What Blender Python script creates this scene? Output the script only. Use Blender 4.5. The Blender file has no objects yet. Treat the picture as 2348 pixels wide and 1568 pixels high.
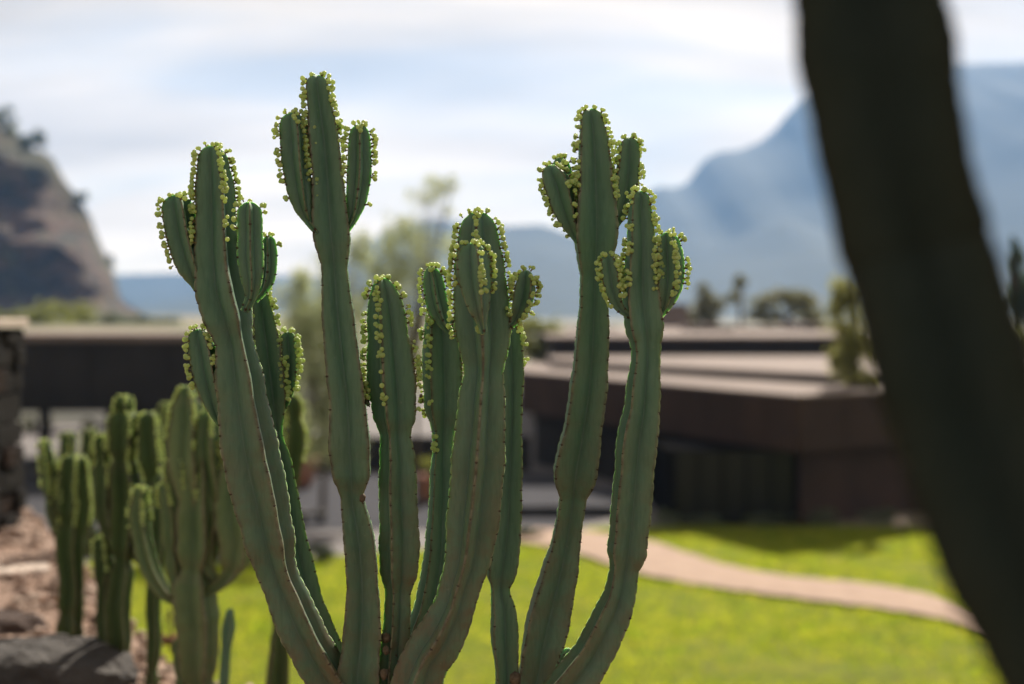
import bpy, math, random
import numpy as np
from mathutils import Vector, Matrix

sc = bpy.context.scene
col = sc.collection
R = math.radians
random.seed(7)
rng = np.random.default_rng(7)

# ------------------------------------------------------------------ camera
EYE = 5.1                      # metres above the lawn
FPX = 50 / 36 * 2347           # focal length in pixels of a 2347 px wide picture
HORIZON = 720.0
PITCH = math.atan((784 - HORIZON) / FPX)
cam_d = bpy.data.cameras.new('camera')
cam_d.lens = 50
cam_d.sensor_width = 36
cam_d.clip_start = 0.05
cam_d.clip_end = 30000
cam_d.dof.use_dof = True
cam_d.dof.focus_distance = 2.10
cam_d.dof.aperture_fstop = 2.3
cam_d.dof.aperture_blades = 9
cam = bpy.data.objects.new('camera', cam_d)
cam.location = (0, 0, EYE)
cam.rotation_euler = (math.pi / 2 - PITCH, 0, 0)
col.objects.link(cam)
sc.camera = cam

# ------------------------------------------------------------------ light
SUN_AZ = R(17)                 # to the right of the viewing direction (+Y)
SUN_EL = R(38)
world = bpy.data.worlds.new('World')
sc.world = world
world.use_nodes = True
wn, wl = world.node_tree.nodes, world.node_tree.links
wn.clear()
w_out = wn.new('ShaderNodeOutputWorld')
w_bg = wn.new('ShaderNodeBackground')
w_bg.inputs['Strength'].default_value = 0.05
sky = wn.new('ShaderNodeTexSky')
sky.sky_type = 'NISHITA'
sky.sun_disc = False
sky.sun_elevation = SUN_EL
sky.sun_rotation = SUN_AZ
sky.air_density = 1.0
sky.dust_density = 0.35
# high thin cloud over the whole sky: noise on the direction, flattened towards the horizon
w_tc = wn.new('ShaderNodeTexCoord')
w_sep = wn.new('ShaderNodeSeparateXYZ')
wl.new(w_tc.outputs['Generated'], w_sep.inputs[0])


def wmath(op, a, b=None, c=None):
    n = wn.new('ShaderNodeMath')
    n.operation = op
    for i, v in enumerate((a, b, c)):
        if v is None:
            continue
        if isinstance(v, (int, float)):
            n.inputs[i].default_value = v
        else:
            wl.new(v, n.inputs[i])
    return n.outputs[0]


w_z = wmath('ADD', wmath('MAXIMUM', w_sep.outputs[2], 0.0), 0.30)
w_cx = wmath('DIVIDE', w_sep.outputs[0], w_z)
w_cy = wmath('DIVIDE', w_sep.outputs[1], w_z)
w_comb = wn.new('ShaderNodeCombineXYZ')
wl.new(w_cx, w_comb.inputs[0])
wl.new(w_cy, w_comb.inputs[1])
w_map = wn.new('ShaderNodeMapping')
w_map.inputs['Rotation'].default_value = (0, 0, R(-28))
w_map.inputs['Scale'].default_value = (0.8, 2.0, 1)
w_map.inputs['Location'].default_value = (11.5, 7.0, 0)
wl.new(w_comb.outputs[0], w_map.inputs[0])
w_no = wn.new('ShaderNodeTexNoise')
w_no.inputs['Scale'].default_value = 1.7
w_no.inputs['Detail'].default_value = 7
w_no.inputs['Roughness'].default_value = 0.5
w_no.inputs['Distortion'].default_value = 0.5
wl.new(w_map.outputs[0], w_no.inputs[0])
w_ramp = wn.new('ShaderNodeValToRGB')
w_ramp.color_ramp.elements[0].position = 0.34
w_ramp.color_ramp.elements[0].color = (0.62, 0.62, 0.62, 1)
w_ramp.color_ramp.elements[1].position = 0.56
w_ramp.color_ramp.elements[1].color = (0.97, 0.97, 0.97, 1)
wl.new(w_no.outputs[0], w_ramp.inputs[0])
w_mix = wn.new('ShaderNodeMix')
w_mix.data_type = 'RGBA'
wl.new(w_ramp.outputs[0], w_mix.inputs[0])
wl.new(sky.outputs[0], w_mix.inputs[6])
w_no2 = wn.new('ShaderNodeTexNoise')
w_no2.inputs['Scale'].default_value = 2.1
w_no2.inputs['Detail'].default_value = 5
wl.new(w_map.outputs[0], w_no2.inputs[0])
# the veil scatters the light of the sky behind it: whiter and a little brighter than the clear sky
w_bw = wn.new('ShaderNodeRGBToBW')
wl.new(sky.outputs[0], w_bw.inputs[0])
w_lum = wmath('ADD', wmath('MULTIPLY', w_bw.outputs[0], 0.84), wmath('MULTIPLY_ADD', w_no2.outputs[0], 13.0, -2.4))
w_cl = wn.new('ShaderNodeVectorMath')
w_cl.operation = 'SCALE'
w_cl.inputs[0].default_value = (1.20, 1.0, 0.76)
wl.new(w_lum, w_cl.inputs['Scale'])
wl.new(w_cl.outputs[0], w_mix.inputs[7])
wl.new(w_mix.outputs[2], w_bg.inputs['Color'])
wl.new(w_bg.outputs[0], w_out.inputs[0])

sun_d = bpy.data.lights.new('sun', 'SUN')
sun_d.energy = 5.0
sun_d.angle = R(0.6)
sun_d.color = (1.0, 0.9, 0.76)
sun = bpy.data.objects.new('sun', sun_d)
to_sun = Vector((math.sin(SUN_AZ) * math.cos(SUN_EL), math.cos(SUN_AZ) * math.cos(SUN_EL), math.sin(SUN_EL)))
sun.rotation_euler = to_sun.to_track_quat('Z', 'Y').to_euler()
sun.location = (6, 20, 30)
col.objects.link(sun)

sc.view_settings.view_transform = 'Standard'
sc.view_settings.look = 'None'
sc.view_settings.gamma = 1
sc.view_settings.exposure = 1.0
sc.cycles.use_denoising = True
sc.cycles.max_bounces = 8
sc.cycles.volume_bounces = 1
sc.cycles.sample_clamp_indirect = 4


# ------------------------------------------------------------------ helpers
def at(px, py, D):
    """point at depth D (world Y) seen at pixel px, py of the 2347 x 1568 picture"""
    u = (px - 1173.5) / FPX
    v = (784 - py) / FPX
    dy = math.cos(PITCH) + v * math.sin(PITCH)
    dz = -math.sin(PITCH) + v * math.cos(PITCH)
    return Vector((u / dy * D, D, EYE + dz / dy * D))


def tag(o, label=None, cat=None, group=None, kind=None):
    if label:
        o['label'] = label
    if cat:
        o['category'] = cat
    if group:
        o['group'] = group
    if kind:
        o['kind'] = kind
    return o


def empty(name, loc=(0, 0, 0)):
    o = bpy.data.objects.new(name, None)
    o.location = loc
    o.empty_display_size = 0.1
    col.objects.link(o)
    return o


def link(name, me, mat, parent=None, smooth=False):
    if mat is not None:
        for m in (mat if isinstance(mat, (list, tuple)) else [mat]):
            me.materials.append(m)
    if smooth:
        me.polygons.foreach_set('use_smooth', [True] * len(me.polygons))
    o = bpy.data.objects.new(name, me)
    col.objects.link(o)
    if parent is not None:
        o.parent = parent
        o.matrix_parent_inverse = Matrix.Translation(-Vector(parent.location))
    return o


class MB:
    """collects vertices and faces for one mesh"""
    def __init__(self):
        self.v, self.f = [], []

    def add(self, vs, fs):
        b = len(self.v)
        self.v += [tuple(p) for p in vs]
        self.f += [tuple(i + b for i in q) for q in fs]

    def box(self, x0, x1, y0, y1, z0, z1, ch=0.0):
        self.prism([(x0, y0), (x1, y0), (x1, y1), (x0, y1)], z0, z1, ch)

    def prism(self, poly, z0, z1, ch=0.0):
        n = len(poly)
        c = Vector((sum(p[0] for p in poly) / n, sum(p[1] for p in poly) / n))
        ins = []
        for p in poly:
            d = Vector(p) - c
            k = max(0.0, 1 - ch * 1.4 / max(d.length, 1e-6))
            ins.append(c + d * k)
        vs = [(p[0], p[1], z0) for p in poly] + [(p[0], p[1], z1 - ch) for p in poly] + [(p.x, p.y, z1) for p in ins]
        fs = [tuple(range(n))[::-1]]
        for i in range(n):
            j = (i + 1) % n
            fs.append((i, j, n + j, n + i))
            fs.append((n + i, n + j, 2 * n + j, 2 * n + i))
        fs.append(tuple(range(2 * n, 3 * n)))
        self.add(vs, fs)

    def tube(self, pts, rad, k=8):
        pts = [Vector(p) for p in pts]
        vs, fs = [], []
        for i, p in enumerate(pts):
            t = (pts[min(i + 1, len(pts) - 1)] - pts[max(i - 1, 0)]).normalized()
            a = t.cross(Vector((0.13, 0.97, 0.21))).normalized()
            b = t.cross(a)
            for j in range(k):
                an = 2 * math.pi * j / k
                vs.append(p + (a * math.cos(an) + b * math.sin(an)) * rad[i])
        for i in range(len(pts) - 1):
            for j in range(k):
                j2 = (j + 1) % k
                fs.append((i * k + j, i * k + j2, (i + 1) * k + j2, (i + 1) * k + j))
        fs.append(tuple(range(k))[::-1])
        fs.append(tuple((len(pts) - 1) * k + j for j in range(k)))
        self.add(vs, fs)

    def lathe(self, prof, c=(0, 0, 0), k=14):
        vs, fs = [], []
        for r, z in prof:
            for j in range(k):
                an = 2 * math.pi * j / k
                vs.append((c[0] + r * math.cos(an), c[1] + r * math.sin(an), c[2] + z))
        for i in range(len(prof) - 1):
            for j in range(k):
                j2 = (j + 1) % k
                fs.append((i * k + j, i * k + j2, (i + 1) * k + j2, (i + 1) * k + j))
        fs.append(tuple(range(k))[::-1])
        fs.append(tuple((len(prof) - 1) * k + j for j in range(k)))
        self.add(vs, fs)

    def mesh(self, name):
        me = bpy.data.meshes.new(name)
        me.from_pydata(self.v, [], self.f)
        me.update()
        return me

    def build(self, name, mat, parent=None, smooth=False):
        return link(name, self.mesh(name), mat, parent, smooth)


def np_mesh(name, v, f):
    """fast mesh from arrays; f is (n, 3) or (n, 4)"""
    me = bpy.data.meshes.new(name)
    k = f.shape[1]
    me.vertices.add(len(v))
    me.vertices.foreach_set('co', np.asarray(v, np.float32).ravel())
    me.loops.add(f.size)
    me.loops.foreach_set('vertex_index', f.ravel().astype(np.int32))
    me.polygons.add(len(f))
    me.polygons.foreach_set('loop_start', np.arange(0, f.size, k, dtype=np.int32))
    me.polygons.foreach_set('loop_total', np.full(len(f), k, np.int32))
    me.update(calc_edges=True)
    return me


def hash_noise(x, y, seed=0.0):
    """smooth value noise for numpy arrays, about -1..1"""
    def h(i, j):
        s = np.sin(i * 127.1 + j * 311.7 + seed * 74.7) * 43758.5453
        return s - np.floor(s)
    xi, yi = np.floor(x), np.floor(y)
    xf, yf = x - xi, y - yi
    u, v = xf * xf * (3 - 2 * xf), yf * yf * (3 - 2 * yf)
    a = h(xi, yi) * (1 - u) + h(xi + 1, yi) * u
    b = h(xi, yi + 1) * (1 - u) + h(xi + 1, yi + 1) * u
    return (a * (1 - v) + b * v) * 2 - 1


def fbm(x, y, oct=4, seed=0.0):
    s, a = 0, 1.0
    for k in range(oct):
        s = s + a * hash_noise(x * 2 ** k, y * 2 ** k, seed + k * 3.1)
        a *= 0.5
    return s


# ------------------------------------------------------------------ materials
class Mat:
    def __init__(self, name):
        self.m = bpy.data.materials.new(name)
        self.m.use_nodes = True
        self.n, self.l = self.m.node_tree.nodes, self.m.node_tree.links
        self.p = self.n['Principled BSDF']
        self.out = self.n['Material Output']
        self.tc = self.n.new('ShaderNodeTexCoord')
        self.coord = self.tc.outputs['Object']

    def noise(self, scale, detail=4, rough=0.55, vec=None, stretch=None, dist=0.0):
        t = self.n.new('ShaderNodeTexNoise')
        t.inputs['Scale'].default_value = scale
        t.inputs['Detail'].default_value = detail
        t.inputs['Roughness'].default_value = rough
        t.inputs['Distortion'].default_value = dist
        v = vec or self.coord
        if stretch:
            mp = self.n.new('ShaderNodeMapping')
            mp.inputs['Scale'].default_value = stretch
            self.l.new(v, mp.inputs[0])
            v = mp.outputs[0]
        self.l.new(v, t.inputs[0])
        return t.outputs[0]

    def ramp(self, fac, stops):
        r = self.n.new('ShaderNodeValToRGB')
        e = r.color_ramp.elements
        while len(e) < len(stops):
            e.new(0.5)
        for el, (p, c) in zip(e, stops):
            el.position = p
            el.color = (c[0], c[1], c[2], 1) if not isinstance(c, (int, float)) else (c, c, c, 1)
        self.l.new(fac, r.inputs[0])
        return r.outputs[0]

    def mix(self, fac, a, b, mode='MIX'):
        m = self.n.new('ShaderNodeMix')
        m.data_type = 'RGBA'
        m.blend_type = mode
        for i, v in ((0, fac), (6, a), (7, b)):
            if isinstance(v, (int, float)):
                m.inputs[i].default_value = v
            elif isinstance(v, tuple):
                m.inputs[i].default_value = (*v, 1)
            else:
                self.l.new(v, m.inputs[i])
        return m.outputs[2]

    def math(self, op, a, b):
        m = self.n.new('ShaderNodeMath')
        m.operation = op
        m.use_clamp = True
        for i, v in enumerate((a, b)):
            if isinstance(v, (int, float)):
                m.inputs[i].default_value = v
            else:
                self.l.new(v, m.inputs[i])
        return m.outputs[0]

    def attr(self, name):
        a = self.n.new('ShaderNodeAttribute')
        a.attribute_name = name
        return a.outputs['Fac']

    def rand(self):
        return self.n.new('ShaderNodeObjectInfo').outputs['Random']

    def color(self, c):
        if isinstance(c, tuple):
            self.p.inputs['Base Color'].default_value = (*c, 1)
        else:
            self.l.new(c, self.p.inputs['Base Color'])
        return self

    def set(self, **kw):
        for k, v in kw.items():
            self.p.inputs[k.replace('_', ' ')].default_value = v
        return self

    def bump(self, h, strength=0.3, dist=0.01):
        b = self.n.new('ShaderNodeBump')
        b.inputs['Strength'].default_value = strength
        b.inputs['Distance'].default_value = dist
        self.l.new(h, b.inputs['Height'])
        self.l.new(b.outputs[0], self.p.inputs['Normal'])
        return self

    def translucent(self, fac, c):
        t = self.n.new('ShaderNodeBsdfTranslucent')
        if isinstance(c, tuple):
            t.inputs[0].default_value = (*c, 1)
        else:
            self.l.new(c, t.inputs[0])
        mx = self.n.new('ShaderNodeMixShader')
        mx.inputs[0].default_value = fac
        self.l.new(self.p.outputs[0], mx.inputs[1])
        self.l.new(t.outputs[0], mx.inputs[2])
        self.l.new(mx.outputs[0], self.out.inputs[0])
        return self


def rough_mat(name, c1, c2, scale, rough=0.85, bump=0.3, dist=0.02, detail=6, spec=0.2):
    m = Mat(name)
    nz = m.noise(scale, detail, 0.6)
    m.color(m.ramp(nz, [(0.3, c1), (0.7, c2)])).set(Roughness=rough, Specular_IOR_Level=spec)
    if bump:
        m.bump(m.noise(scale * 6, 4), bump, dist)
    return m.m


def stem_mat(name, g1, g2, brown, sss=0.65, spec=0.4, horn1=(0.06, 0.045, 0.03), horn2=(0.17, 0.15, 0.10)):
    m = Mat(name)
    mot = m.noise(16, 5, 0.6, stretch=(1, 1, 0.35))
    fine = m.noise(140, 3, 0.6, stretch=(1, 1, 0.3), dist=0.6)
    base = m.ramp(mot, [(0.32, g1), (0.68, g2)])
    base = m.mix(m.math('MULTIPLY', m.ramp(fine, [(0.45, 0.0), (0.75, 1.0)]), 0.22), base, (g2[0] * 1.7, g2[1] * 1.35, g2[2] * 1.5))
    # deeper blue-green grooves, olive wings; also paints in the shade of the creases
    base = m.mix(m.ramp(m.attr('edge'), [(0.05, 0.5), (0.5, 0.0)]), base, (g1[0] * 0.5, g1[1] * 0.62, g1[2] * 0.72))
    base = m.mix(m.ramp(m.attr('edge'), [(0.5, 0.0), (0.85, 0.35)]), base, (g2[0] * 1.35, g2[1] * 1.08, g2[2] * 0.8))
    # corky brown ageing from the base of the stem, in patches, mostly on the ribs
    patch = m.ramp(m.noise(26, 6, 0.7), [(0.40, 0.0), (0.60, 1.0)])
    age = m.math('MULTIPLY', m.attr('age'), m.math('ADD', m.math('MULTIPLY', patch, 0.72), 0.28))
    base = m.mix(age, base, brown)
    # pale line down the groove, slanting veins on the faces
    base = m.mix(m.ramp(m.attr('edge'), [(0.0, 0.28), (0.05, 0.0)]), base, (g2[0] * 1.7, g2[1] * 1.4, g2[2] * 1.5))
    mp = m.n.new('ShaderNodeMapping')
    mp.inputs['Rotation'].default_value = (0, R(38), 0)
    mp.inputs['Scale'].default_value = (1, 1, 0.12)
    m.l.new(m.coord, mp.inputs[0])
    vein = m.ramp(m.noise(230, 2, 0.5, vec=mp.outputs[0]), [(0.5, 0.0), (0.72, 0.30)])
    base = m.mix(vein, base, (g1[0] * 0.55, g1[1] * 0.62, g1[2] * 0.6))
    # pale scars and dots
    dots = m.ramp(m.noise(260, 1, 0.4), [(0.74, 0.0), (0.79, 0.8)])
    base = m.mix(m.math('MULTIPLY', dots, 0.35), base, (0.2, 0.22, 0.15))
    # horny margin along the rib edge
    horn = m.ramp(m.noise(60, 4), [(0.35, horn1), (0.65, horn2)])
    base = m.mix(m.ramp(m.attr('edge'), [(0.87, 0.0), (0.97, 0.9)]), base, horn)
    m.color(base).set(Roughness=0.52, Subsurface_Weight=sss, Subsurface_Scale=0.013, Specular_IOR_Level=spec)
    m.p.inputs['Subsurface Radius'].default_value = (0.5, 0.9, 0.36)
    m.bump(m.noise(190, 4, 0.65, stretch=(1, 1, 0.35)), 0.28, 0.0012)
    return m.m


M_STEM = stem_mat('euphorbia_skin', (0.049, 0.122, 0.073), (0.090, 0.177, 0.114), (0.120, 0.090, 0.048))
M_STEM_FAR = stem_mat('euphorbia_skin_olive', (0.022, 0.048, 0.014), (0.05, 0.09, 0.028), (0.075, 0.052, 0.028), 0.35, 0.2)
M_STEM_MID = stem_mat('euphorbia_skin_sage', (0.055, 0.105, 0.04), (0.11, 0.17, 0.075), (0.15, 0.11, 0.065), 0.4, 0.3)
M_STEM_SHADED = stem_mat('euphorbia_skin_shaded', (0.013, 0.020, 0.017), (0.021, 0.028, 0.023), (0.02, 0.015, 0.009), 0.0, 0.05, (0.014, 0.014, 0.010), (0.02, 0.019, 0.014))  # near-black copy of the skin: the stem's shaded side put into the colour
M_SPINE = rough_mat('spine', (0.025, 0.017, 0.012), (0.085, 0.062, 0.042), 300, 0.7, 0)
M_SCAR = rough_mat('scar_bark', (0.05, 0.035, 0.022), (0.16, 0.12, 0.08), 120, 0.9, 0.6, 0.003)

_b = Mat('bud')
_bc = _b.mix(_b.rand(), (0.28, 0.42, 0.15), (0.52, 0.60, 0.28))
_b.color(_bc).set(Roughness=0.45, Subsurface_Weight=0.3, Subsurface_Scale=0.004)
_b.translucent(0.5, (0.80, 0.88, 0.38))
M_BUD = _b.m
_b = Mat('bud_joined')
_bc = _b.mix(_b.noise(170, 0), (0.28, 0.42, 0.15), (0.52, 0.60, 0.28))
_b.color(_bc).set(Roughness=0.45, Subsurface_Weight=0.3, Subsurface_Scale=0.004)
_b.translucent(0.5, (0.80, 0.88, 0.38))
M_BUDS = _b.m
M_STALK = rough_mat('bud_stalk', (0.10, 0.07, 0.03), (0.20, 0.16, 0.06), 200, 0.7, 0)

_m = Mat('earth')
_m.color(_m.mix(_m.ramp(_m.noise(0.05, 6), [(0.35, 0.0), (0.6, 1.0)]),
                _m.ramp(_m.noise(1.4, 6), [(0.3, (0.16, 0.12, 0.08)), (0.7, (0.26, 0.20, 0.14))]), (0.08, 0.10, 0.04)))
_m.set(Roughness=0.95)
M_EARTH = _m.m
_m = Mat('lawn_turf')
_l1 = _m.ramp(_m.noise(1.1, 6, 0.6), [(0.3, (0.09, 0.125, 0.008)), (0.55, (0.14, 0.155, 0.012)), (0.75, (0.20, 0.19, 0.025))])
_m.color(_m.mix(_m.ramp(_m.noise(2.4, 6, 0.65), [(0.42, 0.0), (0.66, 0.75)]), _l1, (0.07, 0.09, 0.008))).set(Roughness=0.9, Specular_IOR_Level=0.1)
_m.bump(_m.noise(40, 5), 0.6, 0.05)
M_LAWN = _m.m
_m = Mat('grass_blade')
_gb = _m.mix(_m.ramp(_m.noise(1.9, 5, 0.65), [(0.38, 0.0), (0.64, 1.0)]), (0.10, 0.14, 0.010), (0.22, 0.21, 0.025))
_m.color(_gb).set(Roughness=0.6, Specular_IOR_Level=0.1)
_m.translucent(0.5, _m.mix(_m.ramp(_m.noise(1.9, 5, 0.65), [(0.36, 0.0), (0.66, 1.0)]), (0.30, 0.44, 0.018), (0.64, 0.64, 0.06)))
M_GRASS = _m.m
_m = Mat('gravel')
_m.color(_m.mix(_m.ramp(_m.noise(3.0, 5), [(0.42, 0.0), (0.62, 0.85)]),
                _m.ramp(_m.noise(30, 6, 0.7), [(0.3, (0.16, 0.10, 0.075)), (0.7, (0.36, 0.25, 0.19))]), (0.22, 0.13, 0.085))).set(Roughness=0.95)
_m.bump(_m.noise(60, 5, 0.7), 0.9, 0.02)
M_GRAVEL = _m.m
_m = Mat('pebble')
_m.color(_m.ramp(_m.noise(9, 2), [(0.3, (0.13, 0.085, 0.065)), (0.5, (0.30, 0.20, 0.15)), (0.7, (0.42, 0.33, 0.27))])).set(Roughness=0.9)
M_PEBBLE = _m.m
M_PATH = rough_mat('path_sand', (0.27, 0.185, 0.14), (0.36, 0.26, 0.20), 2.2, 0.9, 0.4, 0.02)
M_PAVE = rough_mat('plaza_stone', (0.125, 0.115, 0.118), (0.17, 0.155, 0.155), 1.6, 0.85, 0.2, 0.01)
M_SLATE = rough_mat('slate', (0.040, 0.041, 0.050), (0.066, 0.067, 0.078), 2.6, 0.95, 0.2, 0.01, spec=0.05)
M_ROOF = rough_mat('roof_concrete', (0.15, 0.118, 0.107), (0.225, 0.178, 0.16), 0.8, 0.9, 0.2, 0.01)
M_STEEL = rough_mat('rust_steel', (0.030, 0.018, 0.013), (0.052, 0.030, 0.022), 0.9, 0.75, 0.15, 0.01)
M_DARK = rough_mat('dark_render', (0.020, 0.018, 0.018), (0.032, 0.029, 0.029), 0.8, 0.8, 0.1, 0.01)
M_FRAME = rough_mat('window_frame', (0.008, 0.008, 0.008), (0.013, 0.012, 0.012), 5, 1.0, 0, spec=0.0)
_m = Mat('dark_glass')
_m.color((0.012, 0.011, 0.011)).set(Roughness=0.25, Specular_IOR_Level=0.25)
M_GLASS = _m.m
M_BASALT = rough_mat('basalt', (0.022, 0.020, 0.020), (0.075, 0.068, 0.064), 5, 0.85, 0.8, 0.03)
M_BASALT_B = rough_mat('basalt_brown', (0.035, 0.024, 0.020), (0.075, 0.05, 0.042), 7, 0.9, 0.8, 0.03)
M_PIL = rough_mat('pillar_basalt', (0.008, 0.008, 0.008), (0.024, 0.021, 0.020), 5, 0.9, 0.8, 0.03, spec=0.05)
M_PIL_B = rough_mat('pillar_brown', (0.012, 0.009, 0.008), (0.034, 0.021, 0.017), 7, 0.9, 0.8, 0.03, spec=0.05)
M_MORTAR = rough_mat('mortar', (0.010, 0.009, 0.008), (0.018, 0.016, 0.014), 12, 0.95, 0.3, 0.01)
M_TERRA = rough_mat('terracotta', (0.28, 0.13, 0.09), (0.40, 0.21, 0.15), 6, 0.85, 0.2, 0.01)
M_PALE = rough_mat('pale_stone', (0.35, 0.28, 0.24), (0.5, 0.42, 0.36), 5, 0.9, 0.4, 0.02)
M_BARK = rough_mat('bark', (0.05, 0.038, 0.028), (0.13, 0.10, 0.075), 14, 0.95, 0.7, 0.02)
M_MOUNT = rough_mat('mountain_scrub', (0.04, 0.052, 0.04), (0.055, 0.065, 0.048), 0.006, 0.95, 0)
_m = Mat('cliff_rock')
_str = _m.noise(0.055, 7, 0.65, stretch=(0.7, 0.7, 1.2), dist=0.6)
_cl = _m.ramp(_str, [(0.34, (0.012, 0.011, 0.012)), (0.46, (0.04, 0.032, 0.027)), (0.54, (0.14, 0.082, 0.058)), (0.66, (0.06, 0.042, 0.032))])
_cl = _m.mix(_m.ramp(_m.noise(0.16, 5), [(0.53, 0.0), (0.63, 0.7)]), _cl, (0.05, 0.062, 0.022))
_cl = _m.mix(_m.ramp(_m.attr('top'), [(0.55, 0.0), (0.95, 0.75)]), _cl, (0.075, 0.075, 0.03))
_m.color(_cl).set(Roughness=0.95)
_m.bump(_m.noise(0.35, 6, 0.7), 1.0, 2.5)
M_CLIFF = _m.m


def leaf_mat(name, c1, c2, tr, fac=0.45):
    m = Mat(name)
    nz = m.noise(0.9, 4, 0.6)
    m.color(m.ramp(nz, [(0.3, c1), (0.7, c2)])).set(Roughness=0.55)
    m.translucent(fac, tr)
    return m.m


M_LEAF_PALE = leaf_mat('leaf_pale', (0.19, 0.22, 0.13), (0.32, 0.34, 0.21), (0.50, 0.55, 0.28))
M_LEAF_MID = leaf_mat('leaf_mid', (0.06, 0.08, 0.022), (0.12, 0.13, 0.04), (0.26, 0.28, 0.06))
M_LEAF_YELLOW = leaf_mat('leaf_yellow', (0.10, 0.11, 0.03), (0.18, 0.18, 0.06), (0.36, 0.36, 0.09))
M_LEAF_HAZY = leaf_mat('leaf_hazed', (0.13, 0.125, 0.07), (0.20, 0.19, 0.11), (0.24, 0.24, 0.1), 0.35)  # paler skyline leaves, with distance haze mixed into the colour
M_LEAF_DARK = leaf_mat('leaf_dark', (0.025, 0.045, 0.018), (0.05, 0.075, 0.03), (0.09, 0.14, 0.04), 0.3)
M_LEAF_SAGE = leaf_mat('leaf_sage', (0.08, 0.10, 0.06), (0.14, 0.16, 0.10), (0.18, 0.22, 0.1), 0.3)

# ------------------------------------------------------------------ terrain
TERR = 4.0
EDGE = np.array([(60, -12), (14, 0.5), (7, 1.9), (2.6, 2.7), (0.7, 3.1), (-0.35, 3.6), (-1.02, 4.3), (-1.45, 5.2), (-1.80, 6.0),
                 (-2.75, 8), (-4.2, 11), (-6.5, 16), (-26, 60)], float)


def edge_dist(x, y):
    """signed distance to the terrace edge, positive on the lawn side"""
    x, y = np.asarray(x, float), np.asarray(y, float)
    best = np.full(x.shape, 1e9)
    for (ax, ay), (bx, by) in zip(EDGE[:-1], EDGE[1:]):
        dx, dy = bx - ax, by - ay
        t = np.clip(((x - ax) * dx + (y - ay) * dy) / (dx * dx + dy * dy), 0, 1)
        best = np.minimum(best, np.hypot(x - ax - t * dx, y - ay - t * dy))
    xe = np.interp(y, EDGE[:, 1], EDGE[:, 0])
    return np.where(x > xe, best, -best)


def height(x, y):
    d = edge_dist(x, y)
    return TERR * np.clip(1 - d / 2.6, 0, 1)


def grid_mesh(name, xs, ys, zf, keep=None):
    X, Y = np.meshgrid(xs, ys)
    Z = zf(X, Y)
    v = np.stack([X.ravel(), Y.ravel(), Z.ravel()], 1)
    nx, ny = len(xs), len(ys)
    i = (np.arange(ny - 1)[:, None] * nx + np.arange(nx - 1)[None, :]).ravel()
    f = np.stack([i, i + 1, i + nx + 1, i + nx], 1)
    if keep is not None:
        cx = v[f][:, :, 0].mean(1)
        cy = v[f][:, :, 1].mean(1)
        f = f[keep(cx, cy)]
        used, inv = np.unique(f, return_inverse=True)
        v, f = v[used], inv.reshape(-1, 4)
    return np_mesh(name, v, f)


def spaced(lo, hi, core_lo, core_hi, step, n):
    core = np.arange(core_lo, core_hi + 1e-6, step)
    a = core_lo - np.geomspace(step, core_lo - lo, n)[::-1]
    b = core_hi + np.geomspace(step, hi - core_hi, n)
    return np.concatenate([a, core, b])


gx = spaced(-9000, 9000, -30, 30, 0.5, 26)
gy = spaced(-9000, 12000, -12, 60, 0.5, 26)
tag(link('ground', grid_mesh('ground', gx, gy, lambda x, y: height(x, y) - 0.03), M_EARTH, smooth=True), kind='structure')

# lawn with its bank
LAWN_FAR = lambda x: np.interp(x, [-40, -9, -5, 0.2, 2.2, 40], [28.5, 28.9, 29.3, 31.6, 34.0, 34.0])
lx = np.arange(-22, 30.01, 0.25)
ly = np.arange(1, 34.6, 0.25)
lawn = link('lawn', grid_mesh('lawn', lx, ly, lambda x, y: height(x, y) + 0.03 * hash_noise(x * .7, y * .7) * (y > 8),
                              lambda x, y: (edge_dist(x, y) > 0.15) & (y < LAWN_FAR(x))), M_LAWN, smooth=True)
tag(lawn, kind='structure')
gb = link('gravel_bed', grid_mesh('gravel_bed', np.arange(-14, 16, 0.08), np.arange(-1.5, 18, 0.08),
                                  lambda x, y: height(x, y) + 0.015 + 0.02 * fbm(x * 2.2, y * 2.2, 3),
                                  lambda x, y: edge_dist(x, y) < 0.3), M_GRAVEL, smooth=True)
tag(gb, kind='structure')


def ground_px(px, py, z=0.0):
    """where the ray through a pixel meets the level z"""
    p = at(px, py, 1.0)
    k = (EYE - z) / (EYE - p.z)
    return p.x * k, k


# path
up = [(1150, 1212), (1330, 1222), (1410, 1228), (1490, 1243), (1560, 1268), (1640, 1297), (1780, 1325), (1900, 1336), (2000, 1345), (2110, 1364), (2200, 1390), (2330, 1440), (2500, 1520)]
lo = [(1150, 1238), (1330, 1272), (1400, 1302), (1490, 1327), (1600, 1347), (1750, 1368), (1880, 1384), (2000, 1398), (2090, 1412), (2180, 1428), (2290, 1462), (2420, 1520), (2560, 1640)]


def smooth_poly(pts, n=60):
    pts = np.array(pts, float)
    t = np.concatenate([[0], np.cumsum(np.hypot(*np.diff(pts, axis=0).T))])
    s = np.linspace(0, t[-1], n)
    out = np.stack([np.interp(s, t, pts[:, 0]), np.interp(s, t, pts[:, 1])], 1)
    for _ in range(4):
        out[1:-1] = (out[:-2] + 2 * out[1:-1] + out[2:]) / 4
    return out


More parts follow.
